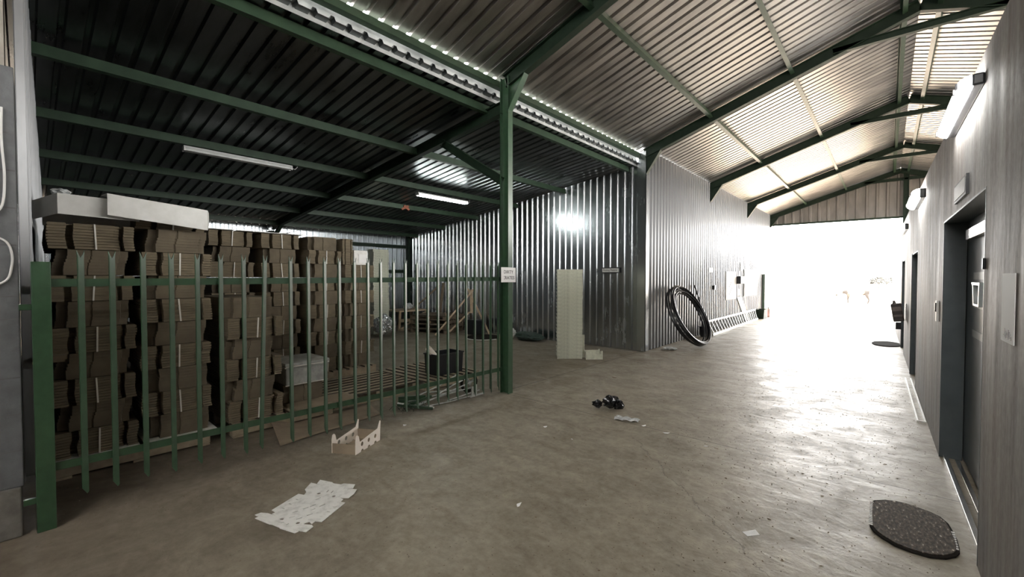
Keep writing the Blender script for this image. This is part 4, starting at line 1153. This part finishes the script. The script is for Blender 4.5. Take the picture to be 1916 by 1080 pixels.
for sx_ in (-1, 1):
    for sy_ in (-1, 1):
        sc_.box((sx_ * 0.15 - 0.012, sy_ * 0.11 - 0.012, 0), (sx_ * 0.15 + 0.012, sy_ * 0.11 + 0.012, 0.165))
    sc_.box((sx_ * 0.15 - 0.004, -0.11, 0.10), (sx_ * 0.15 + 0.004, 0.11, 0.135))
sc_.box((-0.15, 0.106, 0.10), (0.15, 0.114, 0.15)); sc_.box((-0.15, -0.116, 0.082), (0.15, -0.108, 0.104)); sc_.box((-0.15, -0.116, 0.0), (0.15, -0.108, 0.02))
o = sc_.build('plastic_crate', 'crate', loc=(-4.29, 7.27, 0.0005), local=True, rot=(0, 0, RZ + 0.05))
tag(o, 'single small white crate on the floor right of the tall stack', 'crate')
# second stack far back beside the cartons
for k in range(33):
    c = co_.copy(); C.objects.link(c); c.location = (-10.95 + rnd.uniform(-0.01, 0.01), 6.66 + rnd.uniform(-0.01, 0.01), 0.0005 + k * PIT); c.rotation_euler = (0, 0, PI / 2 + rnd.uniform(-0.02, 0.02))
    pl_ = 'lowest' if k == 0 else 'topmost' if k == 32 else ORD[k] + ' from the bottom'
    tag(c, 'white crate, %s of the stack behind the rear cartons' % pl_, 'crate', 'white crates behind the cartons')
o = MB().box((-4.50, 7.22, 0.001), (-4.47, 7.25, 0.45)).build('timber_batten', 'crate'); tag(o, 'white slat standing behind the tall crate stack', 'slat')

# ------------------------------------------------------------------ pipe coil leaning on the tin wall
o = empty('pipe_coil', (-3.25, 10.05, 0)); tag(o, 'coil of black pipe leaning against the tin wall', 'pipe')
ctr = Vector((-3.43, 10.05, 0.705)); up = Vector((-0.66, 0.05, 1.36)).normalized(); sd = Vector((0.10, 1.0, 0.01)).normalized(); nrm = up.cross(sd).normalized()
def loop(r, off, cu=0.0, cs=0.0, wob=0.0, ph=0.0):
    return [ctr + up * (cu + (r + wob * math.sin(2 * a + ph)) * math.cos(a)) + sd * (cs + (r + wob * math.sin(2 * a + ph)) * math.sin(a) * 0.98) + nrm * off for a in [2 * PI * k / 56 for k in range(56)]]
specs = [(0.725, 0.00, 0, 0, 0.008, 0), (0.715, -0.045, 0, 0.012, 0.010, 1), (0.69, -0.09, -0.01, 0.0, 0.012, 2), (0.665, -0.03, -0.035, 0.02, 0.012, 3), (0.64, -0.075, -0.05, 0.01, 0.015, 4), (0.70, 0.045, 0.02, -0.02, 0.01, 5), (0.60, -0.02, -0.06, 0.05, 0.01, 0.6)]
for sp in specs:
    MB().tube(loop(*sp), 0.021, 10, closed=True).build('pipe_loop', 'hose', parent=o)
tail = smooth_path([(-3.20, 10.62, 0.28), (-3.36, 11.15, 0.33), (-3.52, 11.42, 0.60), (-3.68, 11.58, 1.0), (-3.80, 11.56, 1.39)], 5)
MB().tube(tail, 0.019, 10).build('pipe_tail', 'hose', parent=o)
MB().tube([ctr + up * 0.74 + nrm * 0.07 + sd * 0.05, ctr + up * 0.76 - nrm * 0.02, ctr + up * 0.70 - nrm * 0.12 - sd * 0.02, ctr + up * 0.62 - nrm * 0.02, ctr + up * 0.70 + nrm * 0.07], 0.006, 6).build('tie', 'strap', parent=o)
# bucket
mb = MB(); prf = [(0.095, 0.0), (0.13, 0.27), (0.14, 0.27), (0.14, 0.285), (0.12, 0.285), (0.088, 0.012)]
n = 20; vs = [(r * math.cos(2 * PI * k / n), r * math.sin(2 * PI * k / n), z) for r, z in prf for k in range(n)]
fs = [(i * n + k, i * n + (k + 1) % n, (i + 1) * n + (k + 1) % n, (i + 1) * n + k) for i in range(len(prf) - 1) for k in range(n)] + [tuple(range(n)), tuple((len(prf) - 1) * n + k for k in range(n))]
mb.add(vs, fs, False); o = mb.build('bucket', 'blackplastic', loc=(-3.66, 11.95, 0.0005), local=True); tag(o, 'black bucket between the pipe coil and the ladder', 'bucket')

# ladder on its side against the tin wall
ld = empty('ladder', (-3.70, 15.4, 0)); tag(ld, 'aluminium ladder on its side along the tin wall', 'ladder')
b0, b1 = Vector((-3.55, 12.3, 0.03)), Vector((-3.70, 18.4, 0.03)); t0, t1 = Vector((-3.80, 12.55, 0.345)), Vector((-3.805, 18.5, 0.37))
MB().beam(b0, b1, 0.03, 0.06).build('stile', 'alu', parent=ld, bevel=0.003); MB().beam(t0, t1, 0.03, 0.06).build('stile', 'alu', parent=ld, bevel=0.003)
for k in range(20):
    u = (k + 0.5) / 20
    MB().tube([b0.lerp(b1, u), t0.lerp(t1, u)], 0.016, 8).build('rung', 'alu', parent=ld)
# boards and boxes on the tin wall
XW = XF + 0.040
def wallthing(name, mat, y0, y1, z0, z1, t, lab, cat, bevel=0.004):
    o = MB().box((XW, y0, z0), (XW + t, y1, z1)).build(name, mat, bevel=bevel); tag(o, lab, cat); return o
o = wallthing('white_board', 'paper', 14.56, 15.78, 0.88, 1.79, 0.02, 'scuffed white board on the tin wall, left of the dark meter box', 'board')
mb = MB()
for k in range(7): mb.box((XW + 0.02, 14.9 + 0.1 * (k % 4), 1.05 + 0.06 * k), (XW + 0.022, 14.95 + 0.1 * (k % 4), 1.08 + 0.06 * k))
mb.build('scuff_marks', 'greyink', parent=o)
o = wallthing('meter_box', 'darkplate', 15.85, 16.60, 1.385, 1.64, 0.14, 'dark meter box between the two white boards', 'box', 0.01)
MB().box((XW + 0.14, 15.95, 1.47), (XW + 0.145, 16.15, 1.58)).build('dial', 'stripe', parent=o)
o = wallthing('cabinet', 'whiteboard', 16.82, 18.72, 0.93, 1.89, 0.03, 'large white cabinet with a dark opening on the tin wall', 'cabinet')
MB().box((XW + 0.03, 17.86, 1.15), (XW + 0.034, 18.2, 1.45)).build('dark_opening', 'darkplate', parent=o)
wallthing('white_strip', 'whiteboard', 16.30, 16.52, 1.83, 2.12, 0.02, 'narrow white strip above the dark meter box', 'strip')
wallthing('paper_notice', 'paper', 12.86, 13.30, 1.735, 1.87, 0.004, 'white notice on the tin wall above the dark socket', 'notice', 0)
o = wallthing('wall_socket', 'blackplastic', 13.27, 13.46, 1.235, 1.36, 0.05, 'dark socket on the tin wall under the white notice', 'socket')
wallthing('white_card', 'paper', 16.06, 16.40, 0.99, 1.20, 0.004, 'small white card below the dark meter box', 'card', 0)
o = MB().prism([(15.9, 0.92), (16.5, 0.92), (17.75, 0.002), (17.15, 0.002)], -3.838, -3.822, axes=(1, 2, 0)).build('leaning_board', 'whiteboard'); tag(o, 'slanted white board leaning on the wall behind the ladder', 'board')
o = open_box(-3.86, -3.55, 18.75, 19.35, 0.0005, 0.36, 0.01, 0.03).build('bin', 'darkgreen'); tag(o, 'dark bin at the far end of the ladder', 'bin')
o = MB().box((-3.84, 19.55, 0.0005), (-3.62, 19.75, 0.28)).build('red_can', 'red', bevel=0.02); tag(o, 'small red can beside the far bin', 'can')
MB().box((-3.78, 19.6, 0.281), (-3.68, 19.7, 0.33)).build('cap', 'strap', parent=o)
o = MB().box((-3.72, 19.92, 0.0005), (-3.57, 20.15, 0.34)).build('white_can', 'whiteboard', bevel=0.02); tag(o, 'white container beside the red can', 'can')
MB().box((-3.67, 20.0, 0.341), (-3.62, 20.06, 0.38)).build('cap', 'darkplate', parent=o)
o = MB().box((XW, 19.85, 0.0005), (XW + 0.09, 20.35, 1.74)).build('gate_post', 'green', bevel=0.004); tag(o, 'green gate post at the left side of the bright gateway', 'post')
MB().box((XW + 0.005, 20.36, 0.001), (XW + 0.06, 20.9, 1.74)).build('pale_edge', 'yellow', parent=o)
tag(crumple('plastic_scrap', 'film', (-3.55, 9.3, 0), (0.16, 0.10, 0.025), 44), 'clear film scraps left of the pipe coil', 'film')

# ------------------------------------------------------------------ carton tray by the fence
tr = empty('carton_tray', (-3.58, 1.99, 0), 0); tag(tr, 'cream open carton tray with round holes on the floor by the fence', 'tray')
A0 = Vector((-3.492, 1.89, 0)); B0 = Vector((-3.687, 1.772, 0)); L0 = Vector((-0.155, 0.335, 0))
ux = L0.normalized(); LL = L0.length; uw = (B0 - A0).normalized(); WW = (B0 - A0).length
def panel_mtx(org, nx):
    m = Matrix.Identity(4)
    m.col[0].xyz = ux; m.col[1].xyz = Vector((0, 0, 1)); m.col[2].xyz = nx; m.col[3].xyz = org
    return m
def circ(cx, cy, r, n=14): return [(cx + r * math.cos(2 * PI * k / n), cy + r * math.sin(2 * PI * k / n)) for k in range(n)]
def side_poly(arch):
    p = [(0, 0)]
    for k in range(3):
        c = 0.095 + k * 0.10
        p += [(c - 0.022, 0), (c - 0.016, arch * 0.7), (c, arch), (c + 0.016, arch * 0.7), (c + 0.022, 0)]
    p += [(LL, 0), (LL + 0.004, 0.10), (LL + 0.012, 0.185), (LL - 0.002, 0.19), (LL - 0.035, 0.125), (0.06, 0.095), (0.045, 0.15), (0.03, 0.165), (0.008, 0.16), (0.0, 0.12)]
    return p
hl_ = [circ(0.095 + 0.10 * k, 0.066, 0.020) for k in range(3)]
for org in (A0, B0):
    MB().prism(side_poly(0.02), -0.002, 0.002, holes=hl_, mtx=panel_mtx(org + Vector((0, 0, 0.0005)), uw)).build('long_side', 'pinkwhite', parent=tr)
def end_panel(org, hgt, name):
    mb = MB(); up_ = Vector((0, 0, hgt)); t = ux * 0.004
    a = org + uw * 0.003; b = org + uw * (WW - 0.003)
    vs = [a, b, b + up_, a + up_, a + t, b + t, b + t + up_, a + t + up_]
    return mb.add(vs, [(0, 1, 2, 3), (7, 6, 5, 4), (0, 4, 5, 1), (1, 5, 6, 2), (2, 6, 7, 3), (3, 7, 4, 0)]).build(name, 'kraft', parent=tr)
end_panel(A0 + ux * 0.004 + Vector((0, 0, 0.0005)), 0.088, 'end_panel'); end_panel(A0 + ux * (LL - 0.008) + Vector((0, 0, 0.0005)), 0.10, 'end_panel')
q = [A0 + ux * 0.008 + uw * 0.004, A0 + ux * 0.008 + uw * (WW - 0.004), A0 + ux * (LL - 0.01) + uw * (WW - 0.004), A0 + ux * (LL - 0.01) + uw * 0.004]
mb = MB(); mb.add([p + Vector((0, 0, 0.004)) for p in q] + [p + Vector((0, 0, 0.008)) for p in q], [(0, 1, 2, 3), (7, 6, 5, 4), (0, 4, 5, 1), (1, 5, 6, 2), (2, 6, 7, 3), (3, 7, 4, 0)])
mb.build('tray_bottom', 'kraft', parent=tr)

# flat die-cut carton blank on the floor
blank = [(-3.024, 0.946), (-3.045, 0.988), (-3.023, 1.021), (-2.95, 1.053), (-3.002, 1.039), (-3.015, 1.065), (-3.062, 1.058), (-3.155, 1.268), (-3.108, 1.288), (-3.138, 1.317), (-3.186, 1.327), (-3.258, 1.403), (-3.159, 1.435), (-3.21, 1.427), (-3.248, 1.467), (-3.129, 1.504), (-3.102, 1.503), (-3.04, 1.527), (-3.032, 1.546), (-2.943, 1.588), (-2.911, 1.554), (-2.946, 1.524), (-2.872, 1.563), (-2.84, 1.523), (-2.824, 1.474), (-2.885, 1.436), (-2.842, 1.444), (-2.821, 1.414), (-2.786, 1.43), (-2.678, 1.216), (-2.714, 1.193), (-2.701, 1.165), (-2.736, 1.165), (-2.743, 1.14), (-2.736, 1.128), (-2.691, 1.16), (-2.665, 1.158), (-2.641, 1.104), (-2.722, 1.065), (-2.681, 1.077), (-2.677, 1.053), (-2.775, 1.003), (-2.785, 1.006), (-2.843, 0.985), (-2.858, 0.971), (-2.973, 0.93), (-2.987, 0.953), (-2.936, 0.976)]
hs = [circ(a, b, 0.013, 8) for a, b in ((-2.899, 1.061), (-2.777, 1.111), (-3.049, 1.367), (-2.93, 1.419))]
slots = [((-3.092, 1.225), (-3.066, 1.232)), ((-3.066, 1.169), (-3.04, 1.176)), ((-3.041, 1.115), (-3.017, 1.123)), ((-2.799, 1.348), (-2.778, 1.361)), ((-2.769, 1.291), (-2.751, 1.305)), ((-2.744, 1.238), (-2.727, 1.25)), ((-2.977, 1.312), (-2.983, 1.35)), ((-2.867, 1.289), (-2.872, 1.33)), ((-2.918, 1.201), (-2.916, 1.237)), ((-2.928, 1.138), (-2.92, 1.171)), ((-2.82, 1.184), (-2.815, 1.22)), ((-2.878, 1.098), (-2.871, 1.13)), ((-2.827, 1.12), (-2.818, 1.155)), ((-2.915, 1.246), (-2.915, 1.285)), ((-2.867, 1.229), (-2.865, 1.26)), ((-2.844, 1.035), (-2.852, 1.056)), ((-2.806, 1.051), (-2.813, 1.071)), ((-3.024, 1.412), (-3.044, 1.438)), ((-2.99, 1.428), (-3.008, 1.455))]
for a, b in slots:
    a = Vector((*a, 0)); b = Vector((*b, 0)); d = (b - a).normalized(); s_ = Vector((-d.y, d.x, 0)) * 0.0035
    hs.append([tuple((a + s_).xy), tuple((a - s_).xy), tuple((b - s_).xy), tuple((b + s_).xy)])
mb = MB().prism(blank, 0.0, 0.004, holes=hs)
for v in mb.v:      # ends curl up a little
    u = (v.y - 0.93) / 0.66
    v.z += 0.004 + 0.035 * max(0, 0.2 - u) / 0.2 + 0.02 * max(0, u - 0.8) / 0.2
o = mb.build('carton_blank', 'whitedirty'); tag(o, 'flat white die-cut carton blank with slots on the floor', 'carton')

# ------------------------------------------------------------------ litter
o = crumple('plastic_bag', 'blackbag', (-2.46, 4.60, 0), (0.10, 0.09, 0.065), 5, amp=0.5); tag(o, 'crumpled black plastic bag on the concrete past the fence', 'bag')
for k, (dx, dy, r) in enumerate(((-0.13, -0.10, 0.045), (0.07, 0.02, 0.06))):
    p = crumple('bag_fold', 'blackbag', (0, 0, 0), (r * 1.2, r, r * 0.9), 15 + k, amp=0.5); p.parent = o; p.location = (dx, dy, 0.0)
mb = grid_sheet(lambda u, v: (-2.24 + 0.25 * u - 0.02 * v, 4.25 + 0.06 * u + 0.10 * v, 0.004 + 0.028 * abs(math.sin(9 * u + 4 * v)) * (0.4 + 0.6 * math.sin(5 * v + u) ** 2)), 14, 8)
o = mb.build('film_scrap', 'film', solid=0.002); tag(o, 'clear crumpled film scrap on the floor joint near the black bag', 'film')
def scrap(x, y, s, rz, lab, mat='paper', cat='scrap', h=0.01, name='paper_scrap'):
    rnd = random.Random(int(abs(x * 1000 + y * 77)))
    poly = [(s * math.cos(a) * rnd.uniform(0.6, 1.2), 0.55 * s * math.sin(a) * rnd.uniform(0.6, 1.2)) for a in [2 * PI * k / 7 for k in range(7)]]
    mb = MB().prism(poly, 0.0, 0.002)
    for v in mb.v: v.z += h * (v.x / s) ** 2 + 0.0008
    o = mb.build(name, mat, loc=(x, y, 0), local=True, rot=(0, 0, rz)); tag(o, lab, cat); return o
scrap(-1.65, 4.215, 0.035, 0.2, 'white paper sliver on the floor joint right of the film scrap')
scrap(-1.91, 4.27, 0.030, 1.0, 'pale torn paper just right of the clear film scrap')
scrap(-1.84, 4.30, 0.022, 2.0, 'tiny brown scrap beside the torn paper on the joint', 'kraft')
scrap(-1.242, 4.122, 0.024, 0.5, 'white paper chip by the joint in the middle of the passage')
scrap(-2.663, 3.555, 0.022, 0.9, 'small white chip on open concrete left of the joint')
scrap(-3.806, 2.615, 0.022, 0.4, 'white chip beside the fence foot past the tray')
scrap(-1.866, 2.191, 0.022, 0.3, 'white lump alone in the middle of the near floor', h=0.03)
scrap(-2.26, 3.45, 0.010, 0.3, 'tiny white crumb on the near concrete behind the lump')
scrap(-3.194, 6.074, 0.05, 0.1, 'thin dark twig on the floor before the white crates', 'oldwood', 'twig', 0.006, 'twig')
mb = MB().prism([(-0.045, -0.022), (0.04, -0.026), (0.05, 0.02), (-0.04, 0.026)], 0, 0.0015)
for v in mb.v: v.z += 0.001 + 0.016 * (v.x / 0.05) ** 2
o = mb.build('paper_slip', 'paper', loc=(-0.598, 2.868, 0), local=True, rot=(0, 0, 0.95)); tag(o, 'curled white paper slip on the concrete left of the oval mat', 'paper')
mb = MB()
rnd = random.Random(77)
for k in range(3600):
    if k % 3:
        x, y = rnd.uniform(-3.7, 0.25), rnd.uniform(0.7, 12.0)
    else:
        x, y = rnd.uniform(-1.6, 0.3), rnd.uniform(2.4, 8.5)
    if k % 11 == 0: x, y = rnd.uniform(-4.6, -3.6), rnd.uniform(0.0, 2.0)
    s = rnd.uniform(0.002, 0.0075) * (2.2 if rnd.random() < 0.07 else 1); a = rnd.uniform(0, PI); asp = rnd.uniform(0.25, 0.8)
    ca, sa = math.cos(a) * s, math.sin(a) * s
    z = rnd.uniform(0.001, 0.004)
    mb.add([(x - ca, y - sa, 0.0006), (x + sa * asp, y - ca * asp, 0.0006), (x + ca, y + sa, 0.0006), (x - sa * asp, y + ca * asp, 0.0006), (x, y, 0.0006 + z)], [(0, 1, 4), (1, 2, 4), (2, 3, 4), (3, 0, 4)])
o = mb.build('floor_debris', 'oldwood'); tag(o, 'dark leaf crumbs and grit scattered over the concrete', 'debris', kind='stuff')

# cable loops on the block pier
xc = -3.888
pth = smooth_path([(xc, -0.075, 2.55), (xc, -0.078, 2.36), (xc, -0.070, 2.15), (xc, -0.082, 1.98), (xc, -0.13, 1.90), (xc, -0.14, 1.82), (xc, -0.072, 1.77), (xc, -0.050, 1.70), (xc, -0.052, 1.62), (xc, -0.075, 1.54), (xc, -0.16, 1.49)])
o = MB().tube(pth, 0.006, 8).build('cable', 'switch'); tag(o, 'looped white cable hanging on the grey block pier', 'cable')

# ------------------------------------------------------------------ outside: animal, bushes, ruts
def animal():
    """calf-like grazing animal in side view, head to the left, grown from a skinned skeleton"""
    o = empty('calf', (-1.5, 34.0, -0.02)); tag(o, 'brown and tan calf standing out in the bright yard', 'calf')
    LOC[o.name] = Vector((-1.5, 34.0, -0.02))
    J = {'pelvis': (0.55, 0, 0.78, 0.17), 'loin': (0.25, 0, 0.74, 0.185), 'belly': (0.0, 0, 0.70, 0.20), 'chest': (-0.25, 0, 0.70, 0.20), 'should': (-0.40, 0, 0.76, 0.17),
         'neck': (-0.62, 0, 0.74, 0.10), 'poll': (-0.80, 0, 0.66, 0.085), 'muz': (-0.98, 0, 0.50, 0.05), 'rump': (0.68, 0, 0.76, 0.11)}
    E_ = [('pelvis', 'loin'), ('loin', 'belly'), ('belly', 'chest'), ('chest', 'should'), ('should', 'neck'), ('neck', 'poll'), ('poll', 'muz'), ('pelvis', 'rump')]
    for s in (-1, 1):
        n = 'l' if s < 0 else 'r'
        J['st' + n] = (0.56, s * 0.12, 0.52, 0.085); J['hk' + n] = (0.66, s * 0.12, 0.30, 0.042); J['hf' + n] = (0.60, s * 0.12, 0.04, 0.038)
        J['el' + n] = (-0.34, s * 0.11, 0.48, 0.070); J['kn' + n] = (-0.36, s * 0.11, 0.26, 0.040); J['ff' + n] = (-0.34, s * 0.11, 0.04, 0.036)
        E_ += [('pelvis', 'st' + n), ('st' + n, 'hk' + n), ('hk' + n, 'hf' + n), ('chest', 'el' + n), ('el' + n, 'kn' + n), ('kn' + n, 'ff' + n)]
    ks = list(J); me = bpy.data.meshes.new('body')
    me.from_pydata([J[k][:3] for k in ks], [(ks.index(a), ks.index(b)) for a, b in E_], [])
    b = bpy.data.objects.new('body', me); C.objects.link(b); b.parent = o
    md = b.modifiers.new('skin', 'SKIN'); md.use_smooth_shade = True
    for i, k in enumerate(ks):
        sv = me.skin_vertices[0].data[i]; r = J[k][3]; sv.radius = (r, r); sv.use_root = (k == 'pelvis')
    sb = b.modifiers.new('sub', 'SUBSURF'); sb.levels = 1; sb.render_levels = 2
    me.materials.append(M['coat'])
    for s in (-1, 1):
        mb = MB().tube([(-0.80, s * 0.06, 0.72), (-0.77, s * 0.13, 0.74), (-0.74, s * 0.19, 0.71)], [0.015, 0.04, 0.008], 8)
        mb.build('ear', 'darkcoat', parent=o, local=True)
    MB().tube([(0.76, 0, 0.80), (0.83, 0, 0.68), (0.84, 0, 0.50), (0.83, 0, 0.36)], [0.025, 0.018, 0.016, 0.035], 8).build('tail', 'darkcoat', parent=o, local=True)
animal()
def bush(x, y, r, seed, lab):
    o = empty('bush', (x, y, -0.02)); tag(o, lab, 'bush', 'bushes beyond the yard'); LOC[o.name] = Vector((x, y, -0.02))
    rnd = random.Random(seed); mb = MB()
    for k in range(420):
        a, b = rnd.uniform(0, 2 * PI), math.acos(rnd.uniform(-0.2, 1)); q = r * rnd.uniform(0.6, 1.0)
        c = Vector((q * math.cos(a) * math.sin(b), q * math.sin(a) * math.sin(b), 0.9 * r + q * math.cos(b) * 0.8))
        d = Vector((rnd.uniform(-1, 1), rnd.uniform(-1, 1), rnd.uniform(-1, 1))).normalized() * 0.16 * r; e = d.orthogonal().normalized() * 0.07 * r
        mb.add([c - d, c + e, c + d, c - e], [(0, 1, 2, 3)])
    mb.build('foliage', 'leaf', parent=o, local=True)
    mb = MB()
    for k in range(4):
        a = k * 1.6 + 0.3
        mb.tube([(0, 0, 0), (0.15 * r * math.cos(a), 0.15 * r * math.sin(a), 0.6 * r), (0.5 * r * math.cos(a), 0.5 * r * math.sin(a), 1.2 * r)], [0.05 * r, 0.04 * r, 0.015 * r], 6)
    mb.build('stem', 'oldwood', parent=o, local=True)
bush(-0.9, 75.0, 1.1, 1, 'far left dusty bush beyond the yard'); bush(1.4, 78.0, 1.4, 2, 'far right dusty bush beyond the yard')
for (x, y, w, l, lab) in ((-1.0, 19.8 + 3.2, 1.3, 0.10, 'nearer brown rut in the bright yard'), (-0.6, 30.0, 0.9, 0.16, 'farther brown rut in the bright yard')):
    pts = [(x + w / 2 * math.cos(a) * (1 + 0.2 * math.sin(3 * a)), y + l * math.sin(a)) for a in [2 * PI * k / 18 for k in range(18)]]
    o = MB().prism(pts, -0.019, -0.012).build('yard_rut', 'yardmark'); tag(o, lab, 'rut')

# ------------------------------------------------------------------ light
W = bpy.data.worlds.new('overcast'); S.world = W; W.use_nodes = True
bg = W.node_tree.nodes['Background']
bg.inputs['Color'].default_value = (1.0, 0.985, 0.96, 1); bg.inputs['Strength'].default_value = 20.0
def portal(name, loc, rot, sx_, sy_):
    l = bpy.data.lights.new(name, 'AREA'); l.shape = 'RECTANGLE'; l.size = sx_; l.size_y = sy_; l.cycles.is_portal = True
    o = bpy.data.objects.new(name, l); C.objects.link(o); o.location = loc; o.rotation_euler = rot
portal('gateway_portal', (-1.70, YE + 0.02, 1.93), (-PI / 2, 0, 0), 4.4, 3.9)
portal('clerestory_portal', (4.72, 12.8, 3.65), (0, PI / 2, 0), 1.0, 17.2)

# ------------------------------------------------------------------ camera
cam = bpy.data.cameras.new('camera'); co = bpy.data.objects.new('camera', cam); C.objects.link(co)
cam.sensor_width = 36.0; cam.lens = 800.0 / 1916.0 * 36.0; cam.clip_start = 0.02; cam.clip_end = 400
co.location = (0, 0, 1.55)
co.rotation_euler = (PI / 2 - math.atan(18 / 800.0), 0, math.radians(41.3))
S.camera = co
S.view_settings.view_transform = 'Standard'; S.view_settings.look = 'None'; S.view_settings.gamma = 1.0
S.view_settings.use_curve_mapping = False
S.view_settings.exposure = 0.4
S.cycles.use_denoising = True
S.cycles.max_bounces = 10; S.cycles.diffuse_bounces = 6; S.cycles.glossy_bounces = 6
S.cycles.sample_clamp_indirect = 8.0
